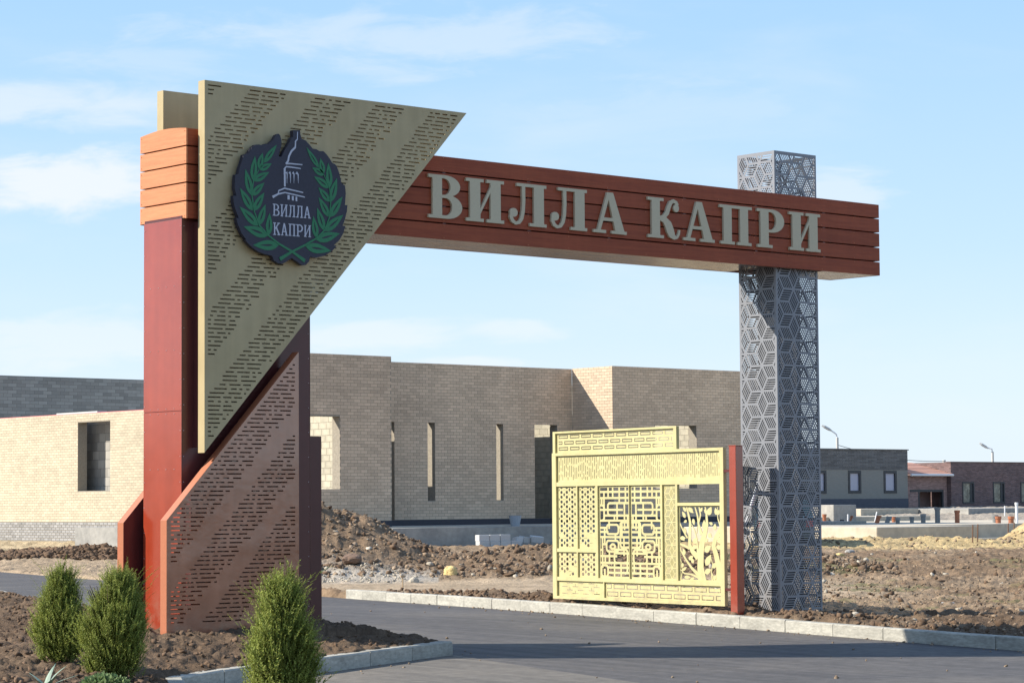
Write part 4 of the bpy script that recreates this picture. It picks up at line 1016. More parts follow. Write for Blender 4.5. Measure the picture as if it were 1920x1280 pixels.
def maze(s0, s1, z0, z1, flip):
    """window-lattice panel: bars and round-cornered loops"""
    nx, nz = 8, 18; w = .034
    X = lambda i: (s0 + (s1 - s0) * ((nx - i) if flip else i) / nx); Zz = lambda j: z0 + (z1 - z0) * j / nz
    P = [rect(s0, s1, z0, z0 + .03), rect(s0, s1, z1 - .03, z1), rect(s0, s0 + .025, z0, z1), rect(s1 - .025, s1, z0, z1)]
    def h(i0, i1, j): a, b = sorted((X(i0), X(i1))); P.append(rect(a - w / 2, b + w / 2, Zz(j) - w / 2, Zz(j) + w / 2))
    def v(i, j0, j1): P.append(rect(X(i) - w / 2, X(i) + w / 2, Zz(j0) - w / 2, Zz(j1) + w / 2))
    def loop(i0, i1, j0, j1):
        a, b = sorted((X(i0), X(i1))); c, d = Zz(j0), Zz(j1); r = .045
        pts = []
        for cx, cy, q in ((b - r, d - r, 0), (a + r, d - r, 90), (a + r, c + r, 180), (b - r, c + r, 270)): pts += [(cx + r * math.cos(math.radians(q + t)), cy + r * math.sin(math.radians(q + t))) for t in (0, 30, 60, 90)]
        for k in range(len(pts)): 
            p, q = pts[k], pts[(k + 1) % len(pts)]; l = math.hypot(q[0] - p[0], q[1] - p[1]) or 1
            ex, ez = (q[0] - p[0]) / l * w * .35, (q[1] - p[1]) / l * w * .35
            P.append(stroke([(p[0] - ex, p[1] - ez, w), (q[0] + ex, q[1] + ez, w)]))
    for j in (16.8, 15.6): h(0, 8, j)
    loop(2.3, 8.2, 12.2, 14.6); h(0, 6.0, 13.3); v(3.6, 15.6, 18); v(5.3, 14.6, 18); v(1.3, 12.2, 16.8)
    loop(-.3, 1.3, 11.2, 14.2); h(0, 8, 11.2); v(4.7, 11.2, 14.6); v(6.6, 9.6, 14.6)
    loop(2.0, 5.0, 8.6, 10.4); h(0, 2.0, 9.8); h(5, 8, 9.9); v(5.9, 8.4, 11.2); h(0, 8, 8.0); v(1.4, 6.6, 9.8); loop(5.5, 8.3, 6.0, 10.9)
    loop(1.9, 5.0, 5.2, 7.3); loop(2.9, 4.1, 5.7, 6.6); h(5, 8, 6.9); v(.8, 2.2, 8); v(6.4, 4.6, 8); h(0, 4.4, 4.3); h(4.2, 8, 4.9)
    loop(3.9, 7.3, 3.0, 5.6); h(0, 8, 3.0); h(2.4, 8, 2.1); h(2.4, 8, 1.1); loop(.5, 2.2, .3, 2.5); v(1.35, .3, 1.6); v(3.9, 0, 3); v(5.6, 0, 3.0); v(2.6, 3, 5.2)
    v(2.4, 15.6, 18); v(6.9, 14.6, 18); h(0, 2.2, 9.0); h(5.9, 8, 9.0); v(.7, 14.2, 15.6); v(4.0, 11.2, 12.2); v(7.4, 9.9, 12.2); h(1.3, 4.7, 12.2); v(2.6, 9.8, 11.2); v(4.2, 7.3, 8.6); h(6.4, 8, 6.0); v(1.5, 3.0, 4.3); v(7.2, 1.1, 3.0); h(.8, 1.9, 6.6); h(0, .8, 5.5)
    P = [q for q in (clip_rect(q if sum(q[i][0] * q[(i + 1) % len(q)][1] - q[(i + 1) % len(q)][0] * q[i][1] for i in range(len(q))) > 0 else q[::-1], s0, s1, z0, z1) for q in P) if q]
    return P
gpanel('window_lattice_panel', maze(1.036, 1.714, .346, 1.764, False), [], label='panel of interlaced bars and rounded loops')
gpanel('window_lattice_panel', maze(1.729, 2.394, .346, 1.764, True), [], label='panel of interlaced bars and rounded loops')
gpanel('hatched_cube_panel', [rect(2.436, 2.709, .346, 1.764)], cubes(2.455, 2.69, .37, 1.74, .098, 2.50, .36, n=5, inset=.08, wfrac=.42))
# tree panel
TP = []; s0, s1, z0, z1 = 2.751, gw - .079, .346, 1.449
def tx(px): return s0 + (px - 490) / (945 - 490) * (s1 - s0)
def tz(py): return z1 - (py - 340) / (1150 - 340) * (z1 - z0)
K = (s1 - s0) / 455
def limb(*pts): TP.append(stroke([(tx(x), tz(y), w * K * .78) for x, y, w in pts]))
limb((735, 1160, 110), (715, 1000, 85), (720, 850, 78), (735, 740, 70), (765, 640, 58), (790, 540, 36), (785, 430, 24), (770, 335, 16))
limb((690, 900, 60), (630, 830, 50), (600, 760, 40), (605, 640, 36), (610, 520, 30), (590, 420, 24), (570, 335, 18))
limb((730, 650, 40), (700, 540, 26), (690, 450, 20), (660, 335, 14)); limb((700, 530, 16), (722, 440, 18), (705, 335, 16))
limb((690, 870, 30), (680, 700, 14), (660, 610, 12), (625, 540, 8)); limb((680, 640, 10), (688, 560, 8))
limb((690, 1080, 40), (620, 1010, 26), (560, 920, 22), (510, 830, 16), (490, 760, 12)); limb((600, 800, 30), (540, 770, 22), (490, 750, 16))
limb((580, 690, 20), (530, 600, 16), (490, 510, 12)); limb((690, 1110, 24), (620, 1080, 16), (540, 1070, 12), (500, 1030, 8))
limb((915, 1160, 90), (910, 1000, 70), (880, 860, 60), (855, 770, 56), (880, 680, 46), (920, 600, 36), (950, 540, 30))
limb((930, 560, 20), (905, 480, 12), (900, 400, 8), (905, 340, 8)); limb((840, 1150, 20), (830, 1050, 12), (845, 960, 10), (820, 880, 8)); limb((890, 700, 24), (945, 620, 20))
limb((500, 1150, 14), (520, 1050, 10), (515, 960, 8), (495, 900, 8)); limb((870, 1140, 18), (835, 1060, 10))
for x0, y0, x1, y1, w in ((590, 360, 650, 420, 20), (570, 400, 530, 350, 16), (560, 470, 525, 400, 18), (575, 500, 540, 520, 14), (640, 480, 655, 550, 18), (640, 400, 600, 365, 18), (800, 440, 840, 350, 30), (790, 420, 760, 380, 16),
    (760, 600, 760, 490, 26), (890, 440, 880, 360, 20), (905, 440, 920, 380, 16), (870, 600, 875, 530, 22), (800, 640, 840, 680, 22), (760, 720, 800, 700, 20), (640, 740, 690, 690, 26), (630, 790, 690, 780, 20),
    (530, 680, 545, 720, 16), (560, 640, 540, 570, 18), (500, 690, 560, 690, 20), (760, 830, 830, 770, 30), (770, 980, 830, 860, 32), (840, 1000, 890, 950, 24), (760, 1060, 830, 1020, 26), (900, 730, 950, 690, 26), (885, 780, 945, 790, 20),
    (550, 870, 530, 800, 20), (530, 960, 510, 1010, 18), (590, 920, 640, 880, 20), (640, 960, 620, 900, 18), (540, 1110, 610, 1110, 16), (600, 1150, 650, 1110, 16), (520, 1040, 570, 1000, 14), (850, 540, 810, 520, 14), (720, 400, 745, 360, 16), (850, 1130, 880, 1080, 18)):
    TP.append(almond(tx(x0), tz(y0), tx(x1), tz(y1), w * K * .85))
TP += [rect(s0, s0 + .02, z0, z1), rect(s1 - .02, s1, z0, z1), rect(s0, s1, z0, z0 + .02), rect(s0, s1, z1 - .02, z1)]
box_ = rect(s0, s1, z0, z1)
mb = MB()
def tree_panel():
    V = []; F = []
    ccw = lambda p: p if sum(p[i][0] * p[(i + 1) % len(p)][1] - p[(i + 1) % len(p)][0] * p[i][1] for i in range(len(p))) > 0 else p[::-1]
    for p in map(ccw, [box_] + TP):
        n = len(V); V.extend(Vector(q) for q in p); F.append(list(range(n, n + len(p))))
    v, e, f, ov, oe, of = delaunay_2d_cdt(V, [], F, 0, 1e-5, True)
    keep = [t for t, o in zip(f, of) if 0 in o and any(i > 0 for i in o)]
    n = len(mb.v); k = len(v); th = .006
    mb.v += [(.006, Y(p.x), p.y) for p in v] + [(.012, Y(p.x), p.y) for p in v]
    ed = {}
    for t in keep:
        mb.f.append(tuple(n + i for i in t)); mb.f.append(tuple(n + k + i for i in reversed(t)))
        for i in range(3): ed[(t[i], t[(i + 1) % 3])] = 1
    for a, b in ed:
        if (b, a) not in ed: mb.f.append((n + b, n + a, n + k + a, n + k + b))
tree_panel()
o = mb.build('tree_panel', M['yellow'], GATE); o['label'] = 'panel cut as leafy branching trees'
# brackets towards the post
for z_ in (1.93, .22): part('hinge_bracket', MB().box(-.02, .02, -.20, -.001, z_, z_ + .04), M['red_dark'], GATE)
POST = empty('gate_post', (26.22, 24.98, .0), 'dark red square steel post between the yellow gate and the lattice column', 'post')
part('post_tube', MB().box(-.085, .065, -.07, .07, -.2, 2.60), M['red'], POST, bevel=.006)
part('post_cap', MB().box(-.088, .068, -.073, .073, 2.601, 2.612), M['red'], POST)
part('base_plate', MB().box(-.14, .14, -.14, .14, .13, .15), M['red_dark'], POST)

# ------------------------------------------------------------------ brick buildings
class Wall:
    """a straight wall along x ('u') or y ('v'); out = sign of the outward normal on the other axis"""
    def __init__(s, house, name, axis, p, s0, s1, z0, z1, out, th=.38, openings=(), m=None, label=None):
        s.axis, s.p, s.s0, s.s1, s.z0, s.z1, s.out, s.op, s.house = axis, p, s0, s1, z0, z1, out, list(openings), house
        mb = MB()
        ss = sorted({s0, s1, *[o[0] for o in s.op], *[o[1] for o in s.op]}); zs = sorted({z0, z1, *[o[2] for o in s.op], *[o[3] for o in s.op]})
        ss = [x for x in ss if s0 <= x <= s1]; zs = [x for x in zs if z0 <= x <= z1]
        for a, b in zip(ss, ss[1:]):
            run = None
            for c, d in zip(zs, zs[1:]):
                hole = any(o[0] < (a + b) / 2 < o[1] and o[2] < (c + d) / 2 < o[3] for o in s.op)
                if hole:
                    if run: s.bx(mb, a, b, run[0], run[1], 0, -th); run = None
                else: run = (run[0] if run else c, d)
            if run: s.bx(mb, a, b, run[0], run[1], 0, -th)
        s.o = mb.build(name, m or M['mortar'], house)
        if label: s.o['label'] = label
    def bx(s, mb, a, b, c, d, e0, e1):
        # e: offset along the outward normal
        q0, q1 = sorted((s.p + s.out * e0, s.p + s.out * e1))
        if s.axis == 'u': mb.box(a, b, q0, q1, c, d)
        else: mb.box(q0, q1, a, b, c, d)
    def bricks(s, m, L=.25, H=.088, J=.010, n_ind=0, name='brick', s0=None, s1=None, z0=None, z1=None, proud=.007, focus=None, jit=0.0, near=None):
        s0 = s.s0 if s0 is None else s0; s1 = s.s1 if s1 is None else s1; z0 = s.z0 if z0 is None else z0; z1 = s.z1 if z1 is None else z1
        ps = []; r = random.Random(int(s.p * 10) + len(name)); row = 0; z = z0 + J
        while z + H * .6 < z1:
            zt = min(z + H, z1 - .002)
            x = s0 - (L + J) * (.5 if row % 2 else 0) - (jit * r.random() if jit else 0)
            while x < s1:
                a, b = max(x, s0 + .002), min(x + L, s1 - .002); seg = [(a, b)] if b - a > .03 else []
                for o in s.op:
                    if o[2] < (z + zt) / 2 < o[3]:
                        ns = []
                        for a, b in seg:
                            if b <= o[0] or a >= o[1]: ns.append((a, b)); continue
                            if o[0] - a > .03: ns.append((a, o[0] - .001))
                            if b - o[1] > .03: ns.append((o[1] + .001, b))
                        seg = ns
                ps += [(a, b, z, zt) for a, b in seg]
                x += L + J
            z += H + J; row += 1
        full = [q for q in ps if abs(q[1] - q[0] - L) < .005 and abs(q[3] - q[2] - H) < .005]
        if n_ind and focus: full.sort(key=lambda q: math.hypot(q[0] - focus[0], (q[2] - focus[1]) * 1.6))
        ind = set(full[:n_ind])
        mb = MB()
        for q in ps:
            if q not in ind: s.bx(mb, *q[:2], q[2], q[3], proud, -.006)
        if mb.v: tag(mb.build(name, m, s.o), kind='stuff' if len(ps) > len(ind) + 3 else None)
        if ind:
            t = MB()
            e = s.out
            if s.axis == 'u': t.box(0, L, *sorted((e * proud, -e * .006)), 0, H)
            else: t.box(*sorted((e * proud, -e * .006)), 0, L, 0, H)
            me = t.mesh(name, m)
            for q in ind:
                link(name, me, s.o, (q[0], s.p, q[2]) if s.axis == 'u' else (s.p, q[0], q[2]))
def house(name, label, cat='house'):
    return empty(name, (0, 0, 0), label, cat)

Hs = house('brick_house', 'roofless unfinished tan brick house with narrow window slits behind the gateway')
FL = 1.30
A_ = Wall(Hs, 'wall', 'u', 61.0, 44.9, 48.57, FL - .18, 6.39, -1, openings=[(45.15, 46.56, 2.27, 4.49)])
B_ = Wall(Hs, 'wall', 'u', 63.0, 48.60, 58.05, FL - .18, 6.37, -1, openings=[(49.3, 50.28, FL, 4.48), (51.66, 51.97, 1.92, 4.48), (54.61, 54.92, 1.92, 4.47), (56.32, 57.36, FL, 4.46)])
C_ = Wall(Hs, 'wall', 'v', 58.065, 61.385, 62.995, FL - .18, 6.385, -1)
D_ = Wall(Hs, 'wall', 'u', 61.0, 58.075, 66.6, FL - .18, 6.39, -1, openings=[(60.05, 62.05, 2.24, 4.44)])
A_.bricks(M['brick'], n_ind=80, focus=(47.6, 3.4), z0=FL)
B_.bricks(M['brick'], n_ind=130, focus=(53.2, 2.6), z0=FL)
C_.bricks(M['brick'], n_ind=40, focus=(62.2, 5.4), s0=61.0, z0=FL)
D_.bricks(M['brick'], n_ind=50, focus=(60.5, 5.4), z0=FL)
R_ = Wall(Hs, 'wall', 'v', 48.57, 61.385, 62.995, FL - .18, 6.37, 1); R_.bricks(M['brick'], s0=61.0, z0=FL)
E_ = Wall(Hs, 'wall', 'v', 66.6, 61.385, 72, FL - .18, 6.38, 1); E_.bricks(M['brick'], s0=61.0, z0=FL)
Wall(Hs, 'wall', 'u', 72.0, 50.8, 66.58, FL - .18, 5.2, 1, m=M['mortar_dark'])
# inner block walls, seen through the openings
for u, v0, v1, zt, n in ((47.05, 61.40, 66.5, 6.2, 70), (55.30, 63.40, 71, 6.0, 40), (57.75, 63.40, 68, 6.2, 70), (62.6, 61.40, 66, 6.2, 70)):
    w = Wall(Hs, 'partition', 'v', u, v0, v1, FL - .18, zt, -1, th=.19, m=M['mortar'])
    w.bricks(M['block_pale'], L=.39, H=.19, J=.012, n_ind=n, name='block', focus=(v0 + 1, 3.0), jit=.1)
Wall(Hs, 'partition', 'u', 71.1, 48.8, 57.7, FL - .18, 3.4, -1, th=.19, m=M['block_grey'])
# dark plinth courses and floor slab
mb = MB(); mb.box(44.9, 48.58, 60.985, 60.999, FL - .18, FL - .002).box(48.59, 58.04, 62.985, 62.999, FL - .18, FL - .002).box(58.06, 66.59, 60.985, 60.999, FL - .18, FL - .002)
mb.build('plinth', M['plinth_dark'], Hs)
MB().box(44.2, 67.4, 60.5, 72.4, .3, FL - .182).build('floor_slab', M['concrete'], Hs)
RW = MB().box(44.0, 68.0, 58.5, 60.49, .1, 1.09).build('retaining_wall', M['concrete'], None)
tag(RW, 'grey concrete retaining terrace in front of the roofless brick house', 'retaining wall')
TS = MB().box(44.6, 67.4, 60.0, 60.97, 1.0915, 1.115); o = TS.build('terrace_step', M['concrete_pale'], RW)

Hl = house('pale_brick_house', 'sunlit pale brick house with a window hole, left of the red pillar')
L_ = Wall(Hl, 'wall', 'v', 48.3, 64.0, 92.0, 1.25, 5.16, -1, openings=[(76.75, 78.93, 2.37, 4.85), (86.0, 88.0, 2.37, 4.85)])
L_.bricks(M['brick_pale'], n_ind=230, focus=(77.5, 3.2), s0=70)
PL = Wall(Hl, 'plinth_wall', 'v', 48.29, 64.0, 92.0, .2, 1.245, -1, m=M['stone_p'])
PL.bricks(M['plinth_grey'], L=.25, H=.075, J=.022, n_ind=60, focus=(78, .9), s0=72, z0=.55, proud=.012)
G_ = Wall(Hl, 'block_wall', 'u', 88.5, 48.70, 64.0, 1.3, 7.05, -1, m=M['mortar_dark'], label='shaded grey block wall')
G_.bricks(M['block_grey'], L=.39, H=.125, J=.012, n_ind=240, name='block', focus=(53.0, 6.2), z0=4.0)
I_ = Wall(Hl, 'partition', 'v', 49.10, 72, 81.5, 1.25, 5.0, -1, th=.19, m=M['mortar_dark'])
I_.bricks(M['block_grey'], L=.42, H=.30, J=.02, n_ind=40, name='block', focus=(77.3, 3.4), jit=.2)
mb = MB().box(48.32, 48.68, 64.0, 92, 5.161, 5.185); mb.build('wall_top_membrane', M['pink'], Hl)
tag(MB().box(48.34, 48.74, 77.7, 80.5, 5.186, 5.235).build('insulation_board', M['white'], None), 'white board lying on top of the sunlit pale brick wall', 'board')
mb = MB().box(48.25, 62, 64.05, 92, .9, 1.24); 

# ------------------------------------------------------------------ houses far to the right
VD = 97.41
def window(house, u0, u1, z0, z1, pane, fr=.05, vp=VD):
    mb = MB().box(u0, u0 + fr, vp - .03, vp + .10, z0, z1).box(u1 - fr, u1, vp - .03, vp + .10, z0, z1).box(u0 + fr, u1 - fr, vp - .03, vp + .10, z1 - fr, z1).box(u0 + fr, u1 - fr, vp - .03, vp + .10, z0, z0 + fr)
    f = mb.build('window', M['frame_dark'], house)
    MB().box(u0 + fr, u1 - fr, vp + .055, vp + .065, z0 + fr, z1 - fr).build('pane', pane, f)
Hd = house('grey_house', 'low dark grey brick house with three pale windows, behind the lattice column')
win = [(109.0, 109.75, 2.25, 3.58), (111.67, 112.80, 2.25, 3.58), (114.85, 116.02, 2.25, 3.58)]
W1 = Wall(Hd, 'wall', 'u', VD, 103.0, 117.05, 1.0, 4.80, -1, openings=win + [(105.2, 106.4, 2.25, 3.58)], m=M['mid_brick'], th=.3)
W1.bricks(M['dk_brick'], L=.50, H=.085, J=.012, z0=3.62, z1=4.78, proud=.02, n_ind=60, focus=(115, 4.2))
MB().box(103.0, 117.04, VD - .045, VD - .001, 1.0, 1.93).build('plinth', M['base_brick'], Hd)
for w in win + [(105.2, 106.4, 2.25, 3.58)]: window(Hd, *w, M['pane_pale'], .16)
MB().box(102.9, 117.12, VD - .07, VD + .34, 4.801, 4.86).build('coping', M['dk_brick'], Hd)
Wall(Hd, 'wall', 'v', 117.05, VD + .302, VD + 12, 1.0, 4.8, 1, th=.3, m=M['dk_brick'])
Wall(Hd, 'wall', 'v', 103.0, VD + .302, VD + 12, 1.0, 4.8, -1, th=.3, m=M['dk_brick'])
MB().box(103.4, 116.7, VD + .5, VD + 11.6, 4.4, 4.5).build('roof', M['concrete'], Hd)

Hg = house('garage', 'low brick garage with orange tile roof between grey and red brown houses', 'garage')
GV = VD + .30
Wg = Wall(Hg, 'wall', 'u', GV, 117.10, 121.10, 1.0, 3.30, -1, openings=[(118.35, 120.75, 1.0, 2.32)], m=M['rb_mortar'], th=.3)
Wg.bricks(M['garage_brick'], L=.25, H=.065, J=.012, n_ind=60, focus=(119.5, 2.7))
MB().box(117.2, 121.0, GV + 1.2, GV + 1.3, 1.0, 3.2).build('inner_wall', M['garage_brick'], Hg)
MB().box(118.35, 118.47, GV - .02, GV + .12, 1.0, 2.32).box(120.63, 120.75, GV - .02, GV + .12, 1.0, 2.32).box(117.6, 120.75, GV - .025, GV + .12, 2.321, 2.46).build('door_frame', M['frame_dark'], Hg)
rows = 8
for k in range(rows):
    a, b = k / rows, (k + 1) / rows
    y0, y1 = GV - .45 + 3.2 * a, GV - .45 + 3.2 * b + .04; z0, z1 = 3.38 + .75 * a, 3.38 + .75 * b
    mb = MB(); mb.quadbox([(117.12, y0, z0), (121.1, y0, z0), (121.1, y1, z1), (117.12, y1, z1), (117.12, y0, z0 + .05), (121.1, y0, z0 + .05), (121.1, y1, z1 + .02), (117.12, y1, z1 + .02)])
    mb.build('tile_course', M['tile'], Hg)
MB().tube([(117.12, GV - .52, 3.33), (121.08, GV - .52, 3.33)], .07, 8).build('gutter', M['white_metal'], Hg)

Hr = house('red_brown_house', 'low red brown brick house with dim windows at the right edge')
win = [(122.19, 123.35, 1.60, 2.92), (125.2, 126.35, 1.60, 2.92), (127.96, 129.1, 1.60, 2.92), (131, 132.2, 1.60, 2.92)]
Wr = Wall(Hr, 'wall', 'u', VD, 121.12, 138.0, 1.0, 4.12, -1, openings=win, m=M['rb_mortar'], th=.3)
Wr.bricks(M['rb_brick'], L=.25, H=.065, J=.012, n_ind=120, focus=(124, 3.5))
for w in win:
    window(Hr, *w, M['pane_green'], .09)
    o = MB().box(w[1] - .36, w[1] - .091, VD + .03, VD + .054, w[2] + .09, w[3] - .09).build('shutter', M['frame_dark'], Hr)
w = Wall(Hr, 'wall', 'v', 121.12, VD + .302, VD + 12, 1.0, 4.12, -1, th=.3, m=M['rb_mortar']); w.bricks(M['rb_brick'], L=.25, H=.065, J=.012, s0=VD)
MB().box(121.05, 138, VD - .05, VD + .36, 4.121, 4.16).build('coping', M['rb_brick'], Hr)
MB().box(121.5, 138, VD + .5, VD + 11.6, 3.8, 3.9).build('roof', M['concrete'], Hr)

def lamp(loc, h, tip, label):
    r = empty('street_lamp', loc, label, 'street lamp', 'street lamps behind the far houses')
    MB().tube([(0, 0, 0), (0, 0, h)], [.12, .09], 8).build('pole', M['pole'], r)
    t = Vector(tip) - Vector(loc)
    MB().tube([(0, 0, h - .05), (t.x * .12, t.y * .12, h + .22), (t.x * .5, t.y * .5, (h + t.z) / 2 + .1), (t.x, t.y, t.z)], .05, 6).build('arm', M['white_metal'], r)
    d = Vector((t.x, t.y, .25)).normalized()
    hd = MB().tube([t - d * .1, t + d * .12, t + d * .5, t + d * .7], [.04, .10, .10, .04], 8).build('lamp_head', M['white'], r)
lamp((128.8, 113.27, .9), 5.2, (128.42, 113.52, 6.60), 'white curved street lamp rising behind the low grey house')
lamp((152.83, 118.88, .9), 4.55, (152.50, 119.12, 5.75), 'white curved street lamp rising behind the red brown house')
r = empty('utility_pole', (150.1, 121.34, .9), 'thin plain pole standing behind the orange garage roof', 'utility pole'); MB().tube([(0, 0, 0), (0, 0, 3.95)], .13, 8).build('pole', M['pole'], r)
def wire(a, b, sag, label):
    pts = [Vector(a).lerp(Vector(b), t / 14) - Vector((0, 0, sag * math.sin(math.pi * t / 14))) for t in range(15)]
    tag(MB().tube(pts, .022, 5).build('overhead_wire', M['wire']), label, 'wire', 'overhead wires behind the garage')
wire((128.8, 113.27, 5.6), (150.1, 121.34, 4.75), .35, 'upper overhead wire running to the thin pole behind the garage')
wire((128.8, 113.27, 5.0), (150.1, 121.34, 4.3), .30, 'lower overhead wire running to the thin pole behind the garage')

# ------------------------------------------------------------------ foundations
def found(boxes, m, label, name='foundation_slab'):
    mb = MB()
    for b in boxes: mb.box(*b)
    return tag(mb.build(name, m, bevel=.02), label, 'foundation')
F1 = found([(58.6, 63.5, 50.0, 58.25, -.1, 1.0)], M['concrete_pale'], 'nearest pale concrete foundation slab with clean corner, right of the lattice column')
F2 = MB().prism([(63.51, 53.6), (82.0, 53.6), (82.0, 66.0), (68.4, 66.0), (68.4, 58.25), (63.51, 58.25)], lambda a, b, d: (a, b, d), -.1, .99).build('foundation_slab', M['concrete_pale'], bevel=.02)
tag(F2, 'long pale concrete foundation slab carrying pipes at the right edge', 'foundation')
found([(84.5, 96.0, 78.5, 84, .3, 1.06)], M['concrete_pale'], 'low pale foundation slab behind the pipe-studded slab')
found([(88.6, 90.2, 78.2, 80.5, .4, 1.63)], M['concrete'], 'tan concrete block wall standing below the grey house', 'concrete_wall')
found([(101.0, 105.7, 87.25, 92, .5, 1.38)], M['concrete_pale'], 'sunlit pale foundation wall below the garage')
found([(105.75, 113.0, 83.9, 90, .5, 1.36)], M['concrete'], 'shaded grey foundation wall below the red brown house')
found([(63.8, 65.9, 50.8, 51.2, .3, .58)], M['concrete_pale'], 'flat strip of pale concrete before the foundation, beside the sand', 'concrete_strip')
pl = [(82.6, 73.45, 'o', .10, .34, 'orange pipe stub at the lattice column edge of the slab'), (78.6, 68.93, 'd', .09, .14, 'small blue black pipe cap on the slab'), (78.63, 68.55, 'o', .06, .3, 'thin leaning orange pipe stub on the slab'),
      (78.75, 67.2, 'o', .11, .3, 'tilted orange pipe stub above the slab corner'), (79.75, 67.51, 'g', .12, .26, 'grey pipe stub right of the tilted orange one'), (76.5, 64.2, 'g', .10, .24, 'grey pipe stub near the slab front edge'),
      (82.79, 69.7, 'o', .10, .22, 'orange pipe stub between two grey stubs'), (79.85, 66.27, 'g', .10, .24, 'low grey pipe stub in the middle of the slab'), (79.9, 65.72, 'g', .12, .36, 'middle-height grey pipe stub on the slab'),
      (79.95, 65.02, 'g', .13, .62, 'tallest thick grey pipe stub on the slab'), (80.03, 64.08, 'o', .12, .5, 'tall orange pipe stub right of the thick grey one'), (81.12, 63.03, 'g', .13, .30, 'short grey pipe stub beside a thin white rod'),
      (79.6, 61.7, 'o', .13, .26, 'left of two short orange stubs near the right edge'), (79.5, 61.0, 'o', .13, .26, 'right of two short orange stubs near the right edge'), (79.6, 60.8, 'w', .07, .8, 'tall thin white pipe near the right edge')]
for x, y, c, r, h, lab in pl:
    m = {'o': 'orange_pipe', 'g': 'grey_pipe', 'd': 'plinth_dark', 'w': 'white_metal'}[c]
    lean = .12 if 'tilted' in lab or 'leaning' in lab else 0
    x, y, z, h, r = x * .889, y * .889, .99, h * .889, r * .889
    t = empty('pipe_stub', (x, y, z), lab, 'pipe', 'pipe stubs on the foundation slab')
    r *= .8
    MB().tube([(0, 0, 0), (lean * .5, -lean * .5, h)], r, 12).build('pipe', M[m], t)
    MB().tube([(lean * .5, -lean * .5, h - .08), (lean * .5, -lean * .5, h + .01)], r * 1.22, 12).build('socket', M[m], t)
for x, y, h, m, lab, g in ((57.1, 45.2, .9, 'rust', 'rusty steel rod standing before the foundation, left of a pair', 1), (57.2, 45.1, .92, 'rust', 'rusty steel rod standing before the foundation, right of a pair', 1),
                       (65.1, 50.1, .85, 'rust', 'rusty steel rod by the right foundation, left of a pair', 1), (65.22, 49.96, .87, 'rust', 'rusty steel rod by the right foundation, right of a pair', 1),
                       (87.6, 76.5, 1.0, 'white_metal', 'pale upright stake left of the tan concrete wall', 1), (88.7, 76.0, 1.1, 'white_metal', 'pale leaning stake in front of the tan concrete wall', 1),
                       (104.5, 80.6, 1.3, 'white_metal', 'thin pale stake below the red brown house, left of two', 1), (105.3, 79.8, 1.25, 'white_metal', 'thin pale stake below the red brown house, right of two', 1)):
    lean = .18 if 'leaning' in lab else .02
    tag(MB().tube([(x, y, .2), (x + lean, y - lean, .2 + h)], .018 if m == 'rust' else .03, 6).build('steel_rod' if m == 'rust' else 'stake', M[m]), lab, 'rod' if m == 'rust' else 'stake', 'rods and stakes on the building site')

# ------------------------------------------------------------------ small things on the site
blk = MB().box(-.2, .2, -.1, .1, 0, .19).mesh('white_block', M['white'], bevel=.008)
bx = 48.86
pal = empty('pallet', (49.7, 57.35, .40), 'wooden pallet under the white blocks by the concrete terrace', 'pallet')
for k in range(5): MB().box(-.95, .95, -.42 + k * .19, -.30 + k * .19, .07, .09).build('board', M['wood'], pal)
for k in (-.8, 0, .8): MB().box(k - .05, k + .05, -.42, .46, 0, .069).build('bearer', M['wood'], pal)
k = 0
for i in range(4):
    for lv in range(2):
        if lv == 1 and i == 3: continue
        o = link('white_block', blk, None, (48.98 + i * .42, 57.15 + (.02 if lv else 0), .491 + lv * .191)); 
        tag(o, ['leftmost', 'second from left', 'third from left', 'rightmost'][i] + ' white block in the ' + ('top' if lv else 'bottom') + ' row on the pallet', 'block', 'white blocks stacked on the pallet')
for x, y, z, a, lab in ((50.95, 57.5, .72, .3, 'white block on the rubble right of the pallet stack'), (51.35, 57.4, .73, -.4, 'white block farthest right of the pallet stack'), (50.62, 57.45, .70, 1.2, 'tilted white block just right of the pallet stack')):
    o = link('white_block', blk, None, (x, y, z - .12)); o.rotation_euler = (.15, .1, a); tag(o, lab, 'block', 'loose white blocks by the terrace')
b = MB(); n = 14
for r, z in ((.14, 0), (.20, .33), (.185, .33), (.13, .02)): b.v += [(r * math.cos(2 * math.pi * i / n), r * math.sin(2 * math.pi * i / n), z) for i in range(n)]
for l in range(3): b.f += [(l * n + i, l * n + (i + 1) % n, (l + 1) * n + (i + 1) % n, (l + 1) * n + i) for i in range(n)]
b.f += [tuple(range(n - 1, -1, -1)), tuple(3 * n + i for i in range(n))]
bk_ = empty('bucket', (52.7, 59.9, 1.09), 'grey plastic bucket standing on the concrete terrace edge', 'bucket'); bo = b.build('pail', M['bucket'], bk_)
MB().tube([(.20 * math.cos(t), .05, .33 + .0 - .14 * math.sin(t)) for t in np.linspace(0, math.pi, 9)], .006, 5).build('handle', M['wire'], bk_)
tag(MB().tube([(29.67, 36.94, .05), (29.67, 36.94, .46)], .014, 6).box(29.62, 29.72, 36.93, 36.95, .43, .47).build('wooden_stake', M['wood']), 'thin wooden stake in the clods behind the kerb start', 'stake')
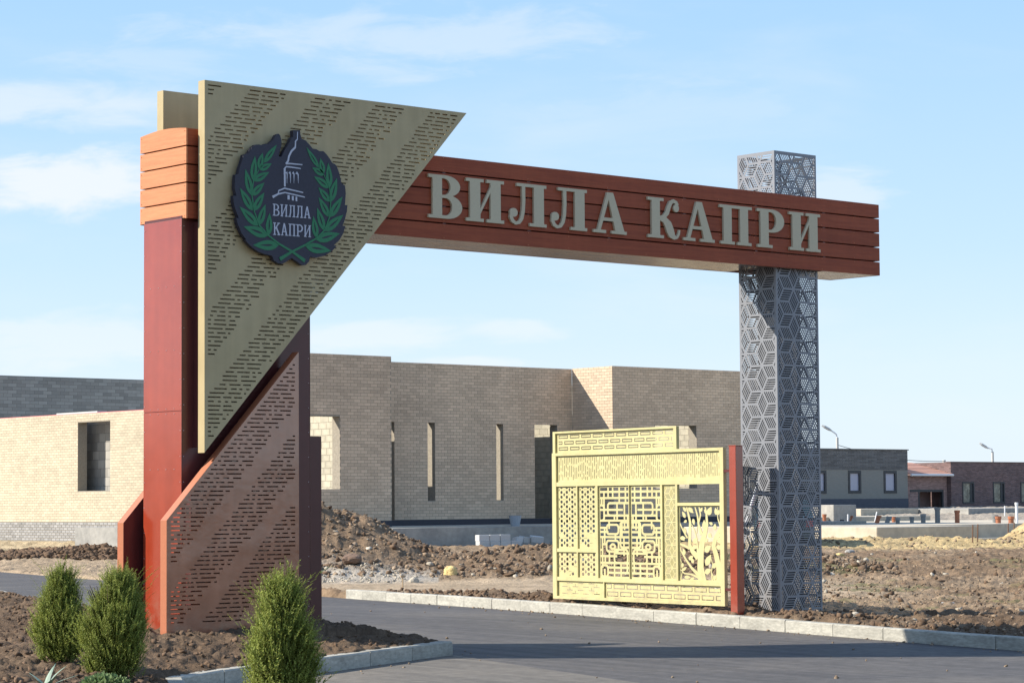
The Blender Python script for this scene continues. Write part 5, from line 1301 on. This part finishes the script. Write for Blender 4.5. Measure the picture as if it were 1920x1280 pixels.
def boulder(x, y, sx, sy, sz, m, label, seed=0, name='boulder'):
    bm = bmesh.new(); bmesh.ops.create_icosphere(bm, subdivisions=3, radius=1); r = random.Random(seed)
    ph = [r.uniform(0, 6) for _ in range(6)]
    for v in bm.verts:
        c = v.co; k = 1 + .16 * math.sin(2.3 * c.x + ph[0]) + .13 * math.sin(3.1 * c.y + ph[1]) + .12 * math.sin(2.7 * c.z + ph[2]) + .06 * math.sin(7 * c.x + 6 * c.y + ph[3]) + .05 * math.sin(9 * c.z - 7 * c.y + ph[4])
        v.co = Vector((c.x * sx * k, c.y * sy * k, max(c.z, -.5) * sz * k))
    me = bpy.data.meshes.new(name); bm.to_mesh(me); bm.free(); me.materials.append(m)
    z = float(terrain(np.array([x]), np.array([y]))[0])
    tag(link(name, me, None, (x, y, z + sz * .3)), label, 'stone', 'stones lying on the site')
boulder(33.3, 39.9, .15, .13, .13, M['stone_y'], 'bright yellow stone lying at the foot of the rubble ridge', 1)
boulder(32.1, 41.67, .20, .17, .15, M['stone_r'], 'big reddish brown clod on the slope of the heap beside the pillar', 2)
boulder(32.0, 39.5, .11, .09, .08, M['stone_p'], 'flat pale stone left of the yellow stone', 3)
boulder(36.4, 39.3, .16, .12, .10, M['stone_p'], 'pale stone on the rubble near the yellow gate', 4)
boulder(46.1, 40.5, .15, .10, .06, M['stone_y'], 'yellowish flat stone in the ploughed soil right of the column', 5)
boulder(49.2, 42.9, .13, .10, .08, M['concrete'], 'grey broken concrete lump in the middle of the right field', 6)
boulder(26.6, 23.1, .09, .07, .06, M['stone_p'], 'small pale stone behind the kerb beside the lattice column', 7)
z = float(terrain(np.array([44.2]), np.array([43.0]))[0])
o = MB().box(-.75, .75, -.09, .09, 0, .05).build('plank', M['pole'], None, (44.0, 42.6, z + .05)); o.rotation_euler = (.05, .06, -.95)
tag(o, 'weathered pale plank lying in the soil right of the column', 'plank')
bag = boulder
o = MB().box(-.11, .11, -.07, .07, 0, .07).build('paper_scrap', M['white'], None, (31.2, 25.2, float(terrain(np.array([31.2]), np.array([25.2]))[0]) + .01), bevel=.02)
tag(o, 'white scrap of paper on the brown soil right of the column', 'litter')

# white trestle and pink bag behind the yellow gate
tr = empty('trestle', (41.6, 38.8, .35), 'white metal trestle of leaning poles behind the yellow gate', 'trestle')
for a, b in (((.05, .0, 2.4), (-.55, .45, 0)), ((.05, 0, 2.4), (.16, -.12, 0)), ((.1, .05, 2.35), (1.0, .9, 0))):
    MB().tube([a, b], .032, 8).build('leg', M['white_metal'], tr)
bm = bmesh.new(); bmesh.ops.create_icosphere(bm, subdivisions=3, radius=1)
for v in bm.verts:
    c = v.co; v.co = Vector((c.x * .17 * (1 + .12 * math.sin(5 * c.z)), c.y * .14, c.z * .24 * (1 - .15 * c.x)))
me = bpy.data.meshes.new('pink_bag'); bm.to_mesh(me); bm.free(); me.materials.append(M['pink_bag'])
tag(link('pink_bag', me, None, (41.62, 38.68, 1.62)), 'pink bag hanging on the white trestle behind the tree panel', 'bag')

# ------------------------------------------------------------------ parked car, mostly hidden by the column
CAR = empty('parked_car', (53.25, 48.92, .36), 'dark teal car parked on the site behind the grey lattice column', 'car', rz=math.radians(44))
def car_body():
    prof = [(-1.95, .42), (-1.98, .72), (-1.90, .98), (-1.62, 1.05), (-1.05, 1.48), (.55, 1.50), (1.20, 1.06), (1.86, .92), (1.96, .66), (1.94, .38), (1.62, .30)]
    arch = lambda cx: [(cx + .34 * math.cos(t), .30 + .34 * math.sin(t)) for t in np.linspace(0, math.pi, 9)]
    low = arch(1.24) + arch(-1.24)
    out = prof + low + [(-1.62, .30)]
    mb = MB(); mb.prism(out, lambda a, b, d: (a, d * (1 - .16 * max(0, (b - .95) / .55)), b), -.82, .82)
    return mb
body = car_body().build('body', M['car'], CAR, bevel=.03)
for s in (-1, 1):
    y = .80 * s
    MB().prism([(-1.45, 1.05), (-.98, 1.40), (.45, 1.41), (.98, 1.05)], lambda a, b, d: (a, y + s * d - s * .13 * max(0, (b - .95) / .55), b), -.01, .022).build('side_window', M['glass'], CAR)
    for cx in (-1.24, 1.24):
        t = MB().tube([(cx, s * .62, .30), (cx, s * .84, .30)], .30, 20).build('wheel', M['tyre'], CAR)
        MB().tube([(cx, s * .835, .30), (cx, s * .85, .30)], .18, 14).build('rim', M['white_metal'], t)
    MB().box(1.90, 1.975, s * .55 - .14, s * .55 + .14, .68, .80).build('headlight', M['white_metal'], CAR)
    MB().box(-2.0, -1.93, s * .68 - .09, s * .68 + .09, .72, .90).build('tail_lamp', M['red_lamp'], CAR)
MB().prism([(1.16, 1.085), (.56, 1.485), (.60, 1.52), (1.24, 1.09)], lambda a, b, d: (a, d, b), -.66, .66).build('windscreen', M['glass'], CAR)

# ------------------------------------------------------------------ planting
def frames(d, roll):
    """orthonormal frames with z along d"""
    d = d / np.linalg.norm(d, axis=1, keepdims=True)
    ref = np.where(np.abs(d[:, 2:3]) < .95, np.array([[0, 0, 1.]]), np.array([[1., 0, 0]]))
    x = np.cross(ref, d); x /= np.linalg.norm(x, axis=1, keepdims=True); y = np.cross(d, x)
    c, s = np.cos(roll)[:, None], np.sin(roll)[:, None]
    return x * c + y * s, -x * s + y * c, d
def sprig_template(n=14, w=.085, ln=.20):
    V = []; F = []; T = []
    # feathery shoot along +z bending towards +x, needles all round, narrow to the tip
    bend = lambda t: np.array([.16 * t * t, 0, t])
    r = random.Random(4)
    for i in range(n):
        t = .04 + .93 * i / (n - 1); p = bend(t); a = i * 2.4; L = ln * (1.15 - .7 * t); up = .75
        d = np.array([math.cos(a), math.sin(a), up]); d /= np.linalg.norm(d); s = np.array([-math.sin(a), math.cos(a), 0]) * w * (1.1 - .5 * t)
        k = len(V); V += [p - s * .5, p + s * .5, p + d * L]; F.append((k, k + 1, k + 2)); T += [t * .8, t * .8, min(1, t * .8 + .25)]
    k = len(V); s = np.array([.0, w * .35, 0]); V += [bend(0) - s, bend(0) + s, bend(1.04)]; F.append((k, k + 1, k + 2)); T += [0, 0, 1]
    return np.array(V), np.array(F), np.array(T)
SV, SF, ST = sprig_template()
def leafmass(name, P, D, L, roll, m, parent, tmpl=None, tipbase=None):
    tv, tf, tt = tmpl or (SV, SF, ST)
    n = len(P); X, Y_, Z_ = frames(D, roll)
    V = (tv[None, :, 0:1] * X[:, None] + tv[None, :, 1:2] * Y_[:, None] + tv[None, :, 2:3] * Z_[:, None]) * L[:, None, None] + P[:, None]
    k = len(tv); Fc = (tf[None] + (np.arange(n) * k)[:, None, None]).reshape(-1, 3)
    me = bpy.data.meshes.new(name); V = V.reshape(-1, 3)
    me.vertices.add(len(V)); me.vertices.foreach_set('co', V.astype(np.float32).ravel())
    me.loops.add(Fc.size); me.loops.foreach_set('vertex_index', Fc.ravel().astype(np.int32))
    me.polygons.add(len(Fc)); me.polygons.foreach_set('loop_start', (np.arange(len(Fc)) * 3).astype(np.int32))
    me.update(calc_edges=True)
    at = me.attributes.new('tip', 'FLOAT', 'POINT')
    tip = (tt[None] * .75 + (tipbase if tipbase is not None else np.zeros(n))[:, None]).clip(0, 1)
    at.data.foreach_set('value', tip.astype(np.float32).ravel())
    me.materials.append(m)
    return link(name, me, parent)
def conifer(loc, h, rmax, seed, label, lean=(0, 0), density=1.0):
    g = np.random.default_rng(seed)
    root = empty('conifer', loc, label, 'conifer', 'young juniper-like conifers in the bed')
    MB().tube([(0, 0, -.08), (0, 0, h * .35), (lean[0] * .4, lean[1] * .4, h * .7)], [.03, .02, .008], 7).build('trunk', M['bark'], root)
    br = MB()
    for k in range(26):
        a = g.random() * 6.28; z0 = h * (.05 + .5 * g.random()); rr = rmax * (.5 + .4 * g.random())
        br.tube([(0, 0, z0), (rr * .6 * math.cos(a), rr * .6 * math.sin(a), z0 + h * .12), (rr * math.cos(a), rr * math.sin(a), z0 + h * .30)], [.008, .006, .003], 4)
    br.build('branches', M['bark'], root)
    # clumps on an uneven upright egg, each a bunch of shoots
    nc = int(430 * density); P = []; D = []; L = []; TB = []
    ph = g.random(8) * 6.28
    for c in range(nc):
        t = g.random() ** .85; a = g.random() * 6.28
        prof = (.62 + .55 * math.sin(math.pi * min(1, t * 1.05) ** .75)) * (1 - .52 * max(0, t - .55) / .45 * (t > .55))
        lob = 1 + .19 * math.sin(3 * a + ph[0] + 4 * t) + .10 * math.sin(5 * a + ph[1] - 6 * t)
        rr = rmax * .80 * prof * lob * (g.random() ** .33)
        cx, cy, cz = rr * math.cos(a) + lean[0] * t, rr * math.sin(a) + lean[1] * t, h * (.03 + .80 * t)
        out = np.array([math.cos(a), math.sin(a), 0])
        ns = int(9 + 7 * g.random()); tb = .02 + .34 * g.random() * (rr / rmax)
        for k in range(ns):
            d = out * (.30 + .65 * g.random()) * (1.1 - .55 * t) + np.array([0, 0, 1.0 + .5 * g.random()]) + g.standard_normal(3) * .28
            P.append((cx + g.normal() * .032, cy + g.normal() * .032, cz + g.normal() * .055)); D.append(d); L.append(.075 + .085 * g.random()); TB.append(tb + .06 * g.normal())
    # long shoots sticking out of the top and flanks
    for k in range(int(34 * density)):
        a = g.random() * 6.28; t = .35 + .62 * g.random(); rr = rmax * (.9 - .55 * max(0, t - .5)) * (.4 + .6 * g.random())
        base = np.array([rr * math.cos(a) + lean[0] * t, rr * math.sin(a) + lean[1] * t, h * t * .84]); out = np.array([math.cos(a), math.sin(a), 0])
        d0 = out * (.30 + .3 * g.random()) + np.array([0, 0, 1.0]); d0 /= np.linalg.norm(d0); ll = .14 + .16 * g.random()
        curl = out * .55 - np.array([0, 0, .10])
        for q in range(8):
            s = q / 7; p = base + d0 * ll * s + curl * ll * .5 * s * s
            P.append(tuple(p)); D.append(d0 + curl * s * 1.2 + g.standard_normal(3) * .20); L.append((.085 - .04 * s) * (.8 + .4 * g.random())); TB.append(.18 + .25 * s)
    n = len(P)
    leafmass('crown', np.array(P), np.array(D), np.array(L), g.random(n) * 6.28, M['conifer'], root, tipbase=np.array(TB).clip(0, 1))
def gz(x, y): return float(terrain(np.array([float(x)]), np.array([float(y)]))[0])
conifer((12.94, 21.46, gz(12.94, 21.46) - .02), .94, .205, 1, 'leftmost young green conifer in the soil bed, upright and rounded')
conifer((12.835, 20.375, gz(12.835, 20.375) - .02), 1.05, .275, 2, 'broad young conifer with long top shoots, middle of the three', lean=(.06, -.06), density=1.35)
conifer((9.52, 13.12, gz(9.52, 13.12) - .02), 1.08, .18, 3, 'young conifer standing alone in front of the brown slotted panel', lean=(.02, -.02), density=1.25)
# low grey-green shrub and blade leaves at the bottom edge
SH = empty('low_shrub', (10.75, 17.15, gz(10.75, 17.15) - .06), 'low rounded light green shrub at the bottom edge below the middle conifer', 'shrub')
g = np.random.default_rng(8); n = 1500
a = g.random(n) * 6.28; e = np.arcsin(g.random(n)); rr = .24 * (.72 + .28 * g.random(n))
P = np.stack([rr * np.cos(a) * np.cos(e), rr * np.sin(a) * np.cos(e), .20 * np.sin(e) * (rr / .24)], 1)
lt = (np.array([(0, -.25, 0), (0, .25, 0), (.08, .32, .5), (0, 0, 1), (.08, -.32, .5)]), np.array([(0, 1, 2), (0, 2, 4), (4, 2, 3)]), np.array([0, 0, .5, 1, .5]))
leafmass('foliage', P, P + g.standard_normal((n, 3)) * .10, .030 + .02 * g.random(n), g.random(n) * 6.28, M['lowshrub'], SH, lt, g.random(n) * .3)
MB().tube([(0, 0, -.05), (0, 0, .2)], .015, 6).build('stem', M['bark'], SH)
AG = empty('blade_plant', (10.42, 17.5, gz(10.42, 17.5) - .02), 'plant with long pale sword-shaped leaves at the bottom edge by the conifers', 'plant')
for k, (dx, dy, hh) in enumerate(((.16, .04, .62), (.24, -.06, .56), (-.1, .2, .42), (-.25, .0, .40), (.05, -.25, .42), (.3, -.2, .36))):
    hh *= .36; dx *= .7; dy *= .7
    mb = MB(); n = 8; sd = Vector((-dy, dx, 0)).normalized()
    for i in range(n + 1):
        t = i / n; p = Vector((dx * t * t, dy * t * t, hh * t)); w = .028 * (1 - t ** 2.5) + .001
        nn = Vector((dx, dy, 0)).normalized() * (-.006)
        mb.v += [tuple(p - sd * w), tuple(p + nn), tuple(p + sd * w), tuple(p - nn * .3)]
    for i in range(n):
        for q in range(4): mb.f.append((i * 4 + q, i * 4 + (q + 1) % 4, (i + 1) * 4 + (q + 1) % 4, (i + 1) * 4 + q))
    mb.build('leaf', M['blade'], AG)
